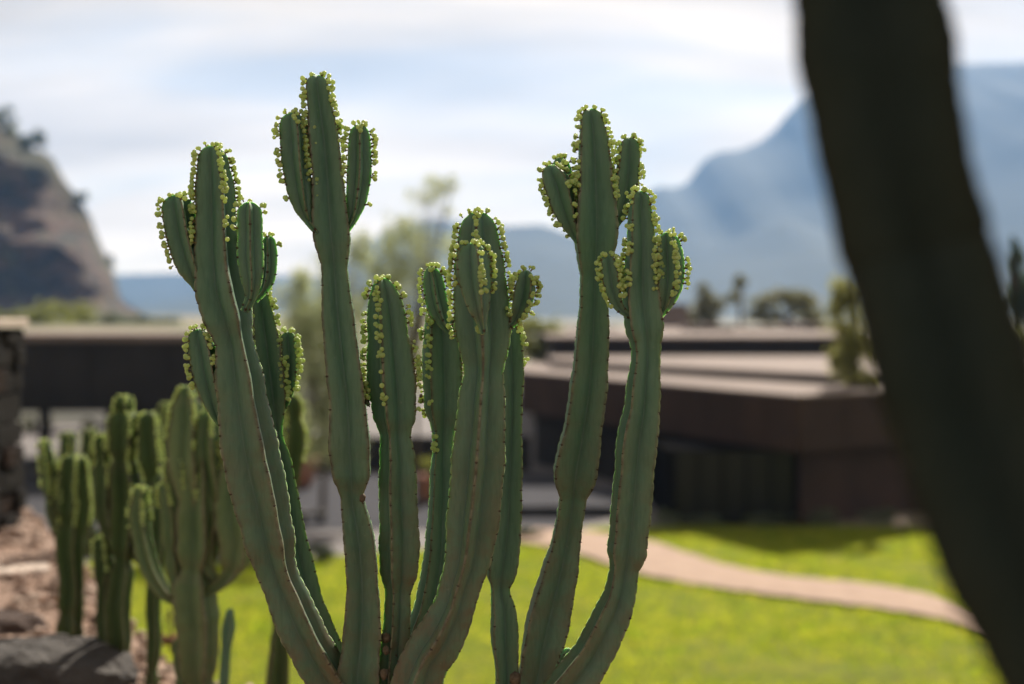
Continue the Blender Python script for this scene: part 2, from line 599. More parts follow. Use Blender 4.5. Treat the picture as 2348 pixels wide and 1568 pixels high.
U = np.array([ground_px(*p) for p in smooth_poly(up)])
L = np.array([ground_px(*p) for p in smooth_poly(lo)])
pv, pf = [], []
NW = 5
for i in range(len(U)):
    for j in range(NW):
        q = L[i] + (U[i] - L[i]) * j / (NW - 1)
        wob = 0.05 * math.sin(i * 1.7) + 0.03 * math.sin(i * 3.1) if j in (0, NW - 1) else 0
        z = 0.065 if j in (0, NW - 1) else 0.085
        pv.append((q[0], q[1] + wob, z))
for i in range(len(U) - 1):
    for j in range(NW - 1):
        a = i * NW + j
        pf.append((a, a + NW, a + NW + 1, a + 1))
tag(link('path', np_mesh('path', np.array(pv), np.array(pf)), M_PATH, smooth=True), kind='structure')
PATH_POLY = np.concatenate([L, U[::-1]])


def in_poly(x, y, poly):
    ins = np.zeros(x.shape, bool)
    n = len(poly)
    for i in range(n):
        x1, y1 = poly[i]
        x2, y2 = poly[(i + 1) % n]
        c = ((y1 > y) != (y2 > y)) & (x < (x2 - x1) * (y - y1) / (y2 - y1 + 1e-12) + x1)
        ins ^= c
    return ins


# plaza of stone with bands of darker slate-grey paving
pl = grid_mesh('plaza', np.arange(-34, 4.1, 0.5), np.arange(28, 92, 0.5), lambda x, y: 0.012 + 0 * x,
               lambda x, y: (y > LAWN_FAR(x)) & (edge_dist(x, y) > 3))
tag(link('plaza', pl, M_PAVE, smooth=True), kind='structure')
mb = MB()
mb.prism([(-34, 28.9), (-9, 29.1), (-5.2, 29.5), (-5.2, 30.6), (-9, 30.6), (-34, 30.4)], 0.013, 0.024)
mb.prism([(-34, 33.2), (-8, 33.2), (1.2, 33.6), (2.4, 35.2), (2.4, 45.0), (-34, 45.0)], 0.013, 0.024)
tag(mb.build('grey_paving', M_SLATE), kind='structure')
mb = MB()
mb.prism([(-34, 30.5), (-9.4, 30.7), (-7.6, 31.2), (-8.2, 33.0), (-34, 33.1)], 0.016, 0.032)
tag(mb.build('sunlit_strip', M_PATH), kind='structure')  # sunlight on the plaza, painted as a paler strip in the path colour

# grass blades over the lit lawn (backlit, so they carry the colour)
N = 120000
gxr = rng.uniform(-11, 16, N * 2)
gyr = 12 + (34 - 12) * rng.random(N * 2) ** 1.0
ok = (gyr < LAWN_FAR(gxr) - 0.02) & (edge_dist(gxr, gyr) > 0.3) & ~in_poly(gxr, gyr, PATH_POLY) & (np.abs(gxr) < gyr * 0.42 + 1)
gxr, gyr = gxr[ok][:N], gyr[ok][:N]
n = len(gxr)
gz = height(gxr, gyr)
az = rng.uniform(0, 2 * np.pi, n)
hh = rng.uniform(0.035, 0.085, n) * (1 + 0.25 * fbm(gxr * 0.8, gyr * 0.8, 2))
ww = rng.uniform(0.012, 0.024, n)
lean = rng.uniform(-0.04, 0.04, (n, 2))
c = np.stack([gxr, gyr, gz], 1)
dx = np.stack([np.cos(az), np.sin(az), 0 * az], 1) * ww[:, None]
tip = c + np.stack([lean[:, 0], lean[:, 1], hh], 1)
v = np.stack([c - dx, c + dx, tip], 1).reshape(-1, 3)
f = np.arange(n * 3).reshape(-1, 3)
tag(link('grass', np_mesh('grass', v, f), M_GRASS), 'short sunlit yellow-green lawn grass below the terrace', 'grass', kind='stuff')


# pebbles on the gravel bed
def rock_arrays(n, seed):
    """one low-poly angular stone"""
    r = np.random.default_rng(seed)
    t = (1 + 5 ** 0.5) / 2
    v = np.array([(-1, t, 0), (1, t, 0), (-1, -t, 0), (1, -t, 0), (0, -1, t), (0, 1, t), (0, -1, -t), (0, 1, -t), (t, 0, -1), (t, 0, 1), (-t, 0, -1), (-t, 0, 1)], float)
    v /= np.linalg.norm(v[0])
    f = np.array([(0, 11, 5), (0, 5, 1), (0, 1, 7), (0, 7, 10), (0, 10, 11), (1, 5, 9), (5, 11, 4), (11, 10, 2), (10, 7, 6), (7, 1, 8),
                  (3, 9, 4), (3, 4, 2), (3, 2, 6), (3, 6, 8), (3, 8, 9), (4, 9, 5), (2, 4, 11), (6, 2, 10), (8, 6, 7), (9, 8, 1)])
    return v * r.uniform(0.7, 1.25, (12, 1)), f


def scatter_rocks(name, mat, xy, sizes, zf, label, cat):
    vs, fs = [], []
    b = 0
    for k, ((x, y), s) in enumerate(zip(xy, sizes)):
        v, f = rock_arrays(12, k % 60)
        a = rng.uniform(0, 6.28)
        rot = np.array([[math.cos(a), -math.sin(a), 0], [math.sin(a), math.cos(a), 0], [0, 0, 1]])
        v = (v * s * rng.uniform(0.7, 1.2, 3) * (1, 1, 0.65)) @ rot.T + (x, y, 0)
        v[:, 2] += zf(x, y) + s * 0.25
        vs.append(v)
        fs.append(f + b)
        b += 12
    return tag(link(name, np_mesh(name, np.concatenate(vs), np.concatenate(fs)), mat), label, cat, kind='stuff')


px_ = rng.uniform(-5.5, 1.5, 14000)
py_ = rng.uniform(2.4, 9.5, 14000)
ok = (edge_dist(px_, py_) < 0.2) & (np.abs(px_) < py_ * 0.42 + 0.3)
px_, py_ = px_[ok][:5200], py_[ok][:5200]
scatter_rocks('pebbles', M_PEBBLE, np.stack([px_, py_], 1), rng.uniform(0.006, 0.026, len(px_)) * (1 + 1.2 * (rng.random(len(px_)) > 0.96)), lambda x, y: float(height(x, y)) + 0.02,
              'pinkish brown gravel lying over the planting bed', 'gravel')


def boulder(name, c, s, seed, mat, label, cat='boulder', group=None, cuts=7, rough=0.1, sub=3):
    """faceted rock: a sphere cut by random planes, then roughened"""
    import bmesh
    bm = bmesh.new()
    bmesh.ops.create_icosphere(bm, subdivisions=sub + 1, radius=1)
    r = np.random.default_rng(seed)
    planes = []
    for _ in range(cuts):
        d = r.normal(size=3)
        d /= np.linalg.norm(d)
        planes.append((d, r.uniform(0.55, 0.85)))
    planes.append((np.array((0, 0.05, 1.0)), 0.62))
    for vv in bm.verts:
        p = np.array(vv.co)
        for d, h in planes:
            k = p @ d
            if k > h:
                p = p - d * (k - h)
        q = p * 3.1 + seed
        w = math.sin(q[0] * 2.1 + q[1]) * math.sin(q[1] * 2.7 + q[2]) + 0.5 * math.sin(q[2] * 6.3 + q[0] * 5) + 0.4 * math.sin(q[0] * 11 + q[1] * 9 + q[2] * 8)
        p = p * (1 + rough * 0.4 * w)
        vv.co = Vector((p[0] * s[0], p[1] * s[1], p[2] * s[2]))
    me = bpy.data.meshes.new(name)
    bm.to_mesh(me)
    bm.free()
    o = link(name, me, mat)
    o.location = c
    return tag(o, label, cat, group)


# ------------------------------------------------------------------ euphorbias
def pchip(s, y, q):
    """cubic interpolation with limited slopes (no overshoot)"""
    h = np.diff(s)
    d = np.diff(y) / h
    m = np.zeros(len(y))
    for i in range(1, len(y) - 1):
        if d[i - 1] * d[i] > 0:
            w1, w2 = 2 * h[i] + h[i - 1], h[i] + 2 * h[i - 1]
            m[i] = (w1 + w2) / (w1 / d[i - 1] + w2 / d[i])
    m[0], m[-1] = d[0], d[-1]
    k = np.clip(np.searchsorted(s, q) - 1, 0, len(h) - 1)
    t = (q - s[k]) / h[k]
    return (y[k] * (1 + 2 * t) * (1 - t) ** 2 + m[k] * h[k] * t * (1 - t) ** 2 + y[k + 1] * t * t * (3 - 2 * t) + m[k + 1] * h[k] * t * t * (t - 1))


def catmull(s, P, q):
    m = np.gradient(P, s, axis=0)
    h = np.diff(s)
    k = np.clip(np.searchsorted(s, q) - 1, 0, len(h) - 1)
    t = ((q - s[k]) / h[k])[:, None]
    hk = h[k][:, None]
    return P[k] * (1 + 2 * t) * (1 - t) ** 2 + m[k] * hk * t * (1 - t) ** 2 + P[k + 1] * t * t * (3 - 2 * t) + m[k + 1] * hk * t * t * (t - 1)


RIB_T = np.array([0, 0.05, 0.11, 0.2, 0.32, 0.46, 0.62, 0.8, 1.0])


def rib_profile(t, core):
    r = core + (1 - core) * (1 - t) ** 1.5
    return np.where(t < 0.02, r * 0.99, r)


def norm(a):
    return a / np.maximum(np.linalg.norm(a, axis=-1, keepdims=True), 1e-9)


class Plant:
    def __init__(self, name, base, mat, detail, seed):
        self.root = empty(name, base)
        self.mat, self.detail = mat, detail
        self.r = np.random.default_rng(seed)
        self.buds = []            # (position, outward, radius)

    def stem(self, pts, D, rot=0, n=4, bud=0, dens=0.8, core=0.42, wob=0.0, name='stem', age0=0.55, age_len=0.5, node=0.0165, flat_tip=False, skip=(), spines=True, twist=0):
        """pts from tip to base as (px, py, half width px[, depth offset]); the first row is the tip itself"""
        pts = pts[::-1]
        P, W = [], []
        for p in pts:
            d = D + (p[3] if len(p) > 3 else 0.0)
            P.append(at(p[0], p[1], d))
            W.append(p[2] / FPX * d)
        P, W = np.array(P), np.array(W, float)
        s = np.concatenate([[0], np.cumsum(np.linalg.norm(np.diff(P, axis=0), axis=1))])
        L = s[-1]
        step = self.detail
        q = np.arange(0, L, step)
        tipr = max(0.75 * W[-2], 0.004)
        q = np.concatenate([q[q < L - tipr], L - tipr * np.array([0.98, 0.8, 0.62, 0.46, 0.32, 0.2, 0.1, 0.03, 0.0])])
        q = np.unique(np.round(q, 6))
        C = catmull(s, P, q)
        if wob:
            pw = self.r.uniform(0, 6.28, 3)
            fade = np.clip(q / (0.2 * L), 0, 1)
            C[:, 0] += fade * wob * (np.sin(q * 13 + pw[0]) + 0.6 * np.sin(q * 29 + pw[1]))
            C[:, 1] += fade * wob * np.sin(q * 11 + pw[2])
        Wt = W.copy()
        Wt[-1] = Wt[-2] * 0.86
        w = np.maximum(pchip(s, Wt, q), 0.0008)
        # rounded shoulder at the tip
        u = np.clip((q - (L - tipr)) / tipr, 0, 1)
        w = w * np.sqrt(np.maximum(1 - u ** 2.2, 0.0025))
        if wob:
            w = w * (1 - 0.30 * np.exp(-((np.mod(q + pw[0] * .05, 0.30) - 0.15) / 0.022) ** 2)) * (1 + 0.07 * np.sin(q * 21 + pw[2]))
        # slow irregularity
        ph = self.r.uniform(0, 6.28, 4)
        w = w * (1 + 0.018 * np.sin(q * 70 + ph[0]) + 0.014 * np.sin(q * 133 + ph[1]))
        T = norm(np.gradient(C, q, axis=0))
        V = np.array((0.0, -1.0, 0.0))
        Uv = norm(V - (T @ V)[:, None] * T)
        Wv = np.cross(Uv, T)
        Wv = np.where(Wv[:, :1] * 0 + np.sign(Wv[:, :1]) < 0, -Wv, Wv) if abs(T[:, 0]).max() < 0.95 else Wv
        angs = R(rot) + np.arange(n) * 2 * math.pi / n
        Rr = w / max(np.abs(np.sin(angs)).max(), 0.6)
        # cross-section
        half = math.pi / n
        tt = np.concatenate([RIB_T, RIB_T[-2:0:-1]])
        off = np.concatenate([RIB_T * half, 2 * half - RIB_T[-2:0:-1] * half])
        ring_a = np.concatenate([a + off for a in angs])
        ring_t = np.tile(tt, n)
        ring_r = rib_profile(ring_t, core)
        ribi = np.repeat(np.arange(n), len(tt))
        shift = np.where(np.tile(np.concatenate([np.zeros(len(RIB_T)), np.ones(len(RIB_T) - 2)]), n) > 0, 1, 0)
        owner = (ribi + shift) % n
        phase = self.r.uniform(0, 1, n)
        node_l = node * (1 - 0.3 * np.clip((q - (L - 0.2)) / 0.2, 0, 1))
        cum = np.concatenate([[0], np.cumsum(np.diff(q) / ((node_l[1:] + node_l[:-1]) / 2))])
        arc = (cum[:, None] + phase[owner][None, :]) % 1.0
        scal = np.abs(np.sin(math.pi * arc)) ** 0.7
        edgew = np.clip(1 - ring_t / 0.22, 0, 1)[None, :]
        amp = np.minimum(0.0017, Rr * 0.06)[:, None]
        rad = Rr[:, None] * ring_r[None, :] + (scal - 0.5) * amp * edgew
        # ribs lean a little on their own
        aa = ring_a[None, :] + R(twist) * (q / L)[:, None] + (0.05 * np.sin(q[:, None] * (9 + 3 * owner[None, :]) + ph[2] + owner[None, :]))
        # ribs run on past the growing point, so the top is a small hollow
        lift = (np.clip(1 - ring_t, 0, 1) ** 1.0)[None, :] * (u ** 2)[:, None] * tipr * 0.22
        pos = C[:, None, :] + (np.cos(aa) * rad)[:, :, None] * Uv[:, None, :] + (np.sin(aa) * rad)[:, :, None] * Wv[:, None, :] + lift[:, :, None] * T[:, None, :]
        m, k = pos.shape[:2]
        v = pos.reshape(-1, 3)
        i = (np.arange(m - 1)[:, None] * k + np.arange(k)[None, :]).ravel()
        j = (np.arange(m - 1)[:, None] * k + (np.arange(k)[None, :] + 1) % k).ravel()
        f = np.stack([i, j, j + k, i + k], 1)
        me = np_mesh(name, v, f)
        e = me.attributes.new('edge', 'FLOAT', 'POINT')
        e.data.foreach_set('value', np.tile((1 - ring_t), m).astype(np.float32))
        a = me.attributes.new('age', 'FLOAT', 'POINT')
        age = age0 * np.clip(1 - q / (L * age_len), 0, 1) ** 0.8
        # scars where the stem is pinched between two years' growth
        dw = np.gradient(w, q)
        pinch = np.clip(np.abs(dw) * 1.2 - 0.15, 0, 0.4) * (u < 0.01)
        ag = (age + pinch)[:, None] * (0.35 + 0.65 * (1 - ring_t)[None, :] ** 0.8)
        a.data.foreach_set('value', ag.ravel().astype(np.float32))
        o = link(name, me, self.mat, self.root, True)
        # areoles
        total = cum[-1]
        nodes = []
        for ri in range(n):
            kk = np.arange(1, int(total)) - phase[ri]
            sq = np.interp(kk[kk > 0], cum, q)
            for sv in sq:
                iq = np.searchsorted(q, sv)
                iq = min(max(iq, 1), m - 2)
                an = angs[ri] + R(twist) * sv / L + 0.05 * math.sin(sv * (9 + 3 * ri) + ph[2] + ri)
                outw = math.cos(an) * Uv[iq] + math.sin(an) * Wv[iq]
                base = C[iq] + outw * (np.interp(sv, q, Rr) - amp[iq, 0] * 0.5)
                nodes.append((ri, sv, base, outw, T[iq], amp[iq, 0]))
        if spines and nodes:
            mbs = MB()
            for ri, sv, b, ow, t, am in nodes:
                side = np.cross(t, ow)
                s1 = self.r.uniform(0.55, 1.4)
                h = 0.0010 * s1
                mbs.add([b - t * 0.0038 * s1 - ow * .0018, b + side * 0.0019 * s1 - ow * .0018, b + t * 0.0038 * s1 - ow * .0018, b - side * 0.0019 * s1 - ow * .0018, b + ow * h],
                        [(0, 1, 4), (1, 2, 4), (2, 3, 4), (3, 0, 4)])
                for sg in (-1, 1):
                    d = ow * 0.0020 * s1 + side * sg * 0.0015 * s1 + t * self.r.uniform(-0.001, 0.002)
                    mbs.add([b + t * 0.0006, b - t * 0.0006, b + side * 0.0005 * sg, b + d], [(0, 1, 3), (1, 2, 3), (2, 0, 3)])
            tag(mbs.build('spines', M_SPINE, o), kind='stuff')
        if bud:
            bl = bud / FPX * D
            for ri in range(n):
                sv = L - tipr * 0.12
                rib_d = dens * self.r.uniform(0.8, 1.2)
                gap = 0
                bl = (bud if ri not in skip else bud * 0.12) / FPX * D
                while sv > L - bl * self.r.uniform(0.82, 1.1):
                    frac = (L - sv) / bl
                    uq0 = np.interp(sv, q, u)
                    if gap > 0:
                        gap -= 1
                    else:
                        if uq0 < 0.1 and self.r.random() < 0.05 + 0.16 * frac * (1.25 - min(dens, 1.2)):
                            gap = int(self.r.integers(1, 4))
                        elif self.r.random() < rib_d * (1.15 - 0.30 * frac) + 0.4 * (uq0 > 0):
                            iq = min(max(np.searchsorted(q, sv), 1), m - 2)
                            uq = np.interp(sv, q, u)
                            outw = math.cos(angs[ri]) * Uv[iq] + math.sin(angs[ri]) * Wv[iq]
                            base = C[iq] + outw * np.interp(sv, q, Rr)
                            dirv = norm((outw * (1 - 0.62 * uq) + T[iq] * (0.12 + 0.9 * uq))[None])[0]
                            side = np.cross(T[iq], outw)
                            cnt = self.r.choice([1, 2, 3, 4], p=[0.28, 0.36, 0.26, 0.10])
                            for c_ in range(cnt):
                                sgn = (c_ - (cnt - 1) / 2) * (2.0 if cnt == 2 else 1.25)
                                rr = self.r.triangular(0.0020, 0.0036, 0.0043)
                                d2 = norm((dirv + side * sgn * self.r.uniform(0.25, 0.75) + T[iq] * self.r.uniform(-0.6, 0.6))[None])[0]
                                self.buds.append((base + d2 * self.r.uniform(0.0042, 0.0088), d2, rr))
                    sv -= self.r.uniform(0.0048, 0.0080)
        return o

    def finish_buds(self, singles=300):
        if not self.buds:
            return
        nu, nv = 9, 6
        V, F = [], []
        prof = [(0.0, -1.0)] + [(math.sin(math.pi * i / nv), -math.cos(math.pi * i / nv)) for i in range(1, nv)] + [(0.0, 0.86)]
        prof = [(r, z * 0.93) for r, z in prof]
        for r_, z_ in prof:
            for j in range(nu):
                a = 2 * math.pi * j / nu
                V.append((r_ * math.cos(a), r_ * math.sin(a), z_))
        for i in range(nv):
            for j in range(nu):
                F.append((i * nu + j, i * nu + (j + 1) % nu, (i + 1) * nu + (j + 1) % nu, (i + 1) * nu + j))
        nb = len(F)
        b = len(V)
        for rr, zz in ((0.42, -2.0), (0.28, -1.35), (0.44, -0.8)):
            for j in range(4):
                a = math.pi / 2 * j
                V.append((rr * math.cos(a), rr * math.sin(a), zz))
        for i in range(2):
            for j in range(4):
                F.append((b + i * 4 + j, b + i * 4 + (j + 1) % 4, b + (i + 1) * 4 + (j + 1) % 4, b + (i + 1) * 4 + j))
        V, F = np.array(V, float), np.array(F)
        order = sorted(range(len(self.buds)), key=lambda i: self.buds[i][0][1] / self.buds[i][2])
        me = None
        if singles:
            me = np_mesh('flower_bud', V, F)
            me.materials.append(M_BUD)
            me.materials.append(M_STALK)
            me.polygons.foreach_set('material_index', [0] * nb + [1] * (len(F) - nb))
            me.polygons.foreach_set('use_smooth', [True] * len(F))
        inv = Matrix.Translation(-Vector(self.root.location))
        for i in order[:singles]:
            p, d, rr = self.buds[i]
            o = bpy.data.objects.new('flower_bud', me)
            o.matrix_world = Matrix.Translation(Vector(p)) @ Vector(d).to_track_quat('Z', 'Y').to_matrix().to_4x4() @ Matrix.Scale(rr, 4)
            mw = o.matrix_world.copy()
            o.parent = self.root
            o.matrix_parent_inverse = inv
            o.matrix_basis = mw
            col.objects.link(o)
        rest = order[singles:]
        if rest:
            vs, fs = [], []
            for k, i in enumerate(rest):
                p, d, rr = self.buds[i]
                M = np.array(Vector(d).to_track_quat('Z', 'Y').to_matrix())
                vs.append((V * rr) @ M.T + p)
                fs.append(F + k * len(V))
            me2 = np_mesh('flower_buds', np.concatenate(vs), np.concatenate(fs))
            me2.materials.append(M_BUDS)
            me2.materials.append(M_STALK)
            me2.polygons.foreach_set('material_index', ([0] * nb + [1] * (len(F) - nb)) * len(rest))
            me2.polygons.foreach_set('use_smooth', [True] * (len(F) * len(rest)))
            tag(link('flower_buds', me2, None, self.root), kind='stuff')


FD = 2.10
main = Plant('euphorbia', at(1000, 2430, FD), M_STEM, 0.0022, 11)
tag(main.root, 'large candelabra euphorbia with tall blue-green ribbed stems edged with round yellow-green buds', 'euphorbia')
# trunk, below the picture
main.stem([(985, 1690, 70), (990, 1730, 82), (990, 1850, 88), (1000, 2100, 84), (1000, 2460, 92)], FD + .02, rot=20, n=5, core=0.8, name='trunk', age0=1.0, age_len=2.0)
# S1 and its arms
main.stem([(488, 338, 26), (488, 362, 30), (493, 430, 39), (496, 520, 43), (499, 600, 47), (508, 670, 55), (525, 735, 50), (538, 790, 41), (547, 850, 48), (562, 959, 54), (580, 1066, 60),
           (594, 1130, 58), (618, 1240, 53), (636, 1312, 42), (660, 1370, 43), (690, 1440, 47), (722, 1500, 46), (765, 1568, 46, .01), (830, 1650, 48, .02), (930, 1740, 46, .03)],
          FD - .02, rot=33, bud=250, dens=0.95, age0=1.25, age_len=0.75)
main.stem([(405, 450, 20), (406, 462, 30), (413, 510, 35), (425, 565, 34), (442, 620, 28), (455, 655, 15), (474, 690, 9)], FD - .025, rot=28, bud=170, dens=1.0, skip=(0,), name='branch', age0=0.2)
main.stem([(572, 466, 20), (572, 478, 26), (573, 520, 29), (574, 590, 30), (577, 640, 24), (575, 680, 14), (560, 715, 9)], FD - .045, rot=8, bud=70, dens=0.35, skip=(0,), name='branch', age0=0.2)
main.stem([(616, 542, 12), (616, 552, 16), (617, 590, 19), (614, 635, 18), (606, 662, 12), (585, 690, 7)], FD + .01, rot=-5, bud=45, dens=0.5, skip=(0,), name='branch', age0=0.2)
main.stem([(457, 757, 16), (457, 768, 22), (463, 800, 26), (474, 860, 27), (489, 920, 21), (502, 960, 11), (520, 990, 7)], FD - .015, rot=40, bud=135, dens=1.0, name='branch', age0=0.2)
# S1b, behind S1
main.stem([(590, 655, 20), (592, 672, 24), (602, 740, 32), (612, 820, 38), (621, 890, 36), (630, 950, 24), (637, 1000, 13), (644, 1050, 24), (655, 1130, 30), (672, 1220, 31), (691, 1300, 33), (708, 1380, 38),
           (735, 1450, 40), (775, 1530, 40), (840, 1630, 42), (940, 1740, 44)], FD + .075, rot=62, bud=300, dens=1.1, age0=0.4)
main.stem([(661, 762, 12), (661, 772, 16), (665, 830, 18), (662, 885, 15), (654, 925, 9), (638, 955, 6)], FD + .08, rot=50, bud=150, dens=1.15, name='branch', age0=0.1)
# S2, the tallest
main.stem([(727, 176, 20), (727, 192, 26), (735, 260, 32), (742, 320, 36), (753, 440, 38), (757, 500, 43), (761, 543, 44), (765, 580, 36), (767, 612, 31), (773, 700, 37), (784, 815, 44), (797, 923, 46),
           (803, 1030, 50), (807, 1085, 46), (808, 1143, 27), (820, 1218, 36), (828, 1308, 38), (830, 1370, 41), (828, 1458, 47), (822, 1568, 50), (850, 1660, 50, .02), (950, 1750, 48, .03)],
          FD + .005, rot=50, bud=265, dens=0.85, age0=0.8, age_len=0.6)
main.stem([(672, 262, 20), (672, 272, 28), (675, 310, 32), (679, 370, 32), (687, 430, 29), (697, 480, 20), (708, 508, 10), (728, 535, 7)], FD - .02, rot=20, bud=225, dens=1.0, skip=(0,), name='branch', age0=0.15)
main.stem([(824, 288, 15), (824, 298, 21), (824, 330, 25), (823, 400, 28), (817, 455, 24), (808, 500, 13), (793, 530, 8)], FD - .005, rot=10, bud=205, dens=1.0, skip=(0,), name='branch', age0=0.15)
# S3
main.stem([(876, 640, 18), (877, 652, 26), (883, 700, 42), (890, 780, 50), (898, 880, 57), (904, 955, 49), (906, 1000, 36), (910, 1050, 43), (911, 1130, 45), (915, 1240, 48), (914, 1310, 45),
           (912, 1368, 30), (910, 1430, 32), (905, 1500, 36), (905, 1590, 38), (950, 1700, 40)], FD + .01, rot=-14, bud=340, dens=0.85, age0=1.3, age_len=0.72)
main.stem([(818, 880, 7), (819, 884, 9), (825, 900, 11), (838, 918, 7), (846, 930, 4)], FD + .0, rot=20, bud=45, dens=1.1, name='branch', age0=0.4)
# S4
main.stem([(1002, 690, 18), (1003, 702, 26), (1011, 780, 42), (1014, 860, 47), (1016, 930, 44), (1015, 985, 28), (1014, 1020, 24), (1014, 1100, 31), (1011, 1200, 34), (1004, 1300, 38), (988, 1380, 36),
           (963, 1450, 35), (935, 1515, 36), (915, 1590, 40), (950, 1700, 40)], FD + .065, rot=-28, bud=340, dens=0.8, age0=0.5)
main.stem([(990, 613, 14), (990, 622, 18), (994, 650, 24), (1003, 700, 26), (1015, 735, 16), (1030, 760, 9)], FD + .03, rot=4, bud=125, dens=0.85, skip=(0,), name='branch', age0=0.1)
# S5
main.stem([(1096, 490, 28), (1096, 508, 38), (1097, 560, 51), (1100, 640, 60), (1105, 720, 67), (1109, 790, 60), (1109, 850, 47), (1104, 920, 54), (1101, 974, 58), (1093, 1094, 62), (1081, 1214, 60), (1070, 1290, 53),
           (1055, 1340, 47), (1038, 1398, 50), (1010, 1458, 56), (972, 1520, 58), (950, 1590, 58), (955, 1700, 56)], FD - .045, rot=-4, bud=285, dens=1.2, age0=1.3, age_len=0.72)
main.stem([(1083, 561, 22), (1083, 574, 32), (1085, 605, 38), (1090, 655, 36), (1097, 705, 25), (1104, 740, 12), (1109, 765, 8)], FD - .115, rot=22, bud=130, dens=1.25, name='branch', age0=0.3)
main.stem([(1207, 622, 12), (1206, 632, 18), (1203, 665, 24), (1194, 705, 22), (1182, 733, 12), (1165, 752, 8)], FD - .05, rot=30, bud=130, dens=0.9, name='branch', age0=0.3)
# S6
main.stem([(1166, 745, 18), (1168, 775, 26), (1172, 850, 30), (1173, 920, 25), (1171, 1000, 27), (1167, 1100, 32), (1163, 1200, 33), (1155, 1270, 37), (1148, 1318, 33), (1147, 1352, 22), (1154, 1400, 30),
           (1156, 1472, 32), (1160, 1526, 28), (1160, 1590, 28), (1090, 1690, 30), (1010, 1760, 34)], FD + .055, rot=52, bud=110, dens=1.0, age0=0.5)
# S7
main.stem([(1352, 253, 18), (1354, 270, 25), (1359, 320, 32), (1362, 416, 39), (1365, 506, 46), (1365, 550, 47), (1364, 590, 39), (1362, 640, 30), (1361, 700, 32), (1356, 800, 38), (1347, 900, 43),
           (1333, 1000, 45), (1320, 1077, 50), (1316, 1110, 45), (1313, 1150, 29), (1305, 1200, 30), (1296, 1256, 33), (1279, 1328, 41), (1260, 1400, 46), (1244, 1472, 47, -.01), (1225, 1568, 43, -.02), (1150, 1670, 42, -.05), (1030, 1760, 42, -.08)],
          FD + .085, rot=46, bud=235, dens=1.25, age0=1.0, age_len=0.75)
main.stem([(1266, 382, 20), (1266, 392, 27), (1276, 420, 32), (1290, 470, 29), (1306, 515, 20), (1318, 542, 10), (1342, 570, 7)], FD + .07, rot=35, bud=165, dens=1.15, name='branch', age0=0.2)
main.stem([(1284, 364, 14), (1285, 374, 20), (1293, 420, 24), (1307, 480, 18), (1325, 520, 9), (1345, 545, 6)], FD + .12, rot=10, bud=120, dens=1.15, name='branch', age0=0.2)
main.stem([(1442, 318, 14), (1442, 328, 20), (1440, 370, 25), (1434, 430, 25), (1424, 480, 19), (1410, 515, 10), (1390, 545, 7)], FD + .10, rot=-42, bud=165, dens=1.05, name='branch', age0=0.2)
# S8
main.stem([(1466, 440, 15), (1466, 452, 20), (1467, 500, 27), (1470, 566, 31), (1469, 640, 36), (1471, 700, 41), (1477, 752, 41), (1480, 790, 35), (1480, 820, 32), (1476, 870, 36), (1471, 939, 41), (1461, 1005, 45),
           (1452, 1110, 44), (1442, 1220, 43), (1437, 1263, 42), (1430, 1310, 31), (1420, 1364, 35), (1390, 1436, 40), (1352, 1508, 43), (1300, 1575, 44), (1190, 1680, 44, .02), (1040, 1770, 44, .03)],
          FD - .02, rot=52, bud=230, dens=1.3, age0=1.0, age_len=0.75)
main.stem([(1394, 588, 12), (1395, 598, 17), (1399, 630, 20), (1407, 672, 19), (1420, 705, 11), (1445, 725, 7)], FD - .03, rot=38, bud=110, dens=1.25, name='branch', age0=0.1)
main.stem([(1528, 536, 20), (1529, 548, 28), (1534, 590, 34), (1535, 635, 34), (1528, 685, 23), (1518, 715, 11), (1500, 735, 7)], FD - .03, rot=16, n=5, bud=150, dens=1.05, name='branch', age0=0.1)
# young sprout low between the stems
main.stem([(1304, 1487, 9), (1303, 1491, 12), (1297, 1505, 15), (1288, 1519, 9), (1276, 1530, 5)], FD + .02, rot=35, n=5, name='sprout', age0=0.0, node=0.008)
# corky scars where old growth was lost
for (x, y, s, d) in ((832, 1142, 8, -.03), (885, 1462, 12, -.01), (884, 1490, 9, -.02), (902, 1500, 10, .0), (1180, 1556, 13, -.02), (965, 908, 4, 0), (880, 1545, 12, -.03)):
    p = at(x, y, FD + d)
    v, f = rock_arrays(12, int(x))
    k = s / FPX * FD
    link('scar', np_mesh('scar', v * k * (1, 1, 1.3) + np.array(p), f), M_SCAR, main.root, True)
main.finish_buds(300)

# the dark stem close to the lens
ND = 0.80
near = Plant('euphorbia', at(2640, 5480, ND), M_STEM_SHADED, 0.003, 23)
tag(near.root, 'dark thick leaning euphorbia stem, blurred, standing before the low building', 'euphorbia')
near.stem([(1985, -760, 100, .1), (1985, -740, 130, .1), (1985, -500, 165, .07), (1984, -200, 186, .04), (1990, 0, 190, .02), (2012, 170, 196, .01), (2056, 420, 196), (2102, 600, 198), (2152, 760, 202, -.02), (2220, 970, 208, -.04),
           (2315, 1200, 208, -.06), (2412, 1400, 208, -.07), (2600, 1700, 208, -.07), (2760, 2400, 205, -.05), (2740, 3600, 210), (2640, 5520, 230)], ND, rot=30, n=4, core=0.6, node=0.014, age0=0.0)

# out-of-focus euphorbias on the gravel to the left
def ground_y(D):
    return 720 + (EYE - TERR) * FPX / D + 8


def far_plant(label, base_px, D, seed, stems, mat=M_STEM_FAR, group=None):
    p = Plant('euphorbia', at(base_px, ground_y(D), D), mat, 0.006, seed)
    tag(p.root, label, 'euphorbia', group)
    for st in stems:
        pts, kw = st
        kw = dict(kw)
        kw['wob'] = 0.0045
        if 'dens' in kw:
            kw['dens'] *= 1.5
        p.stem(pts, D, **kw)
    p.finish_buds(0)
    return p


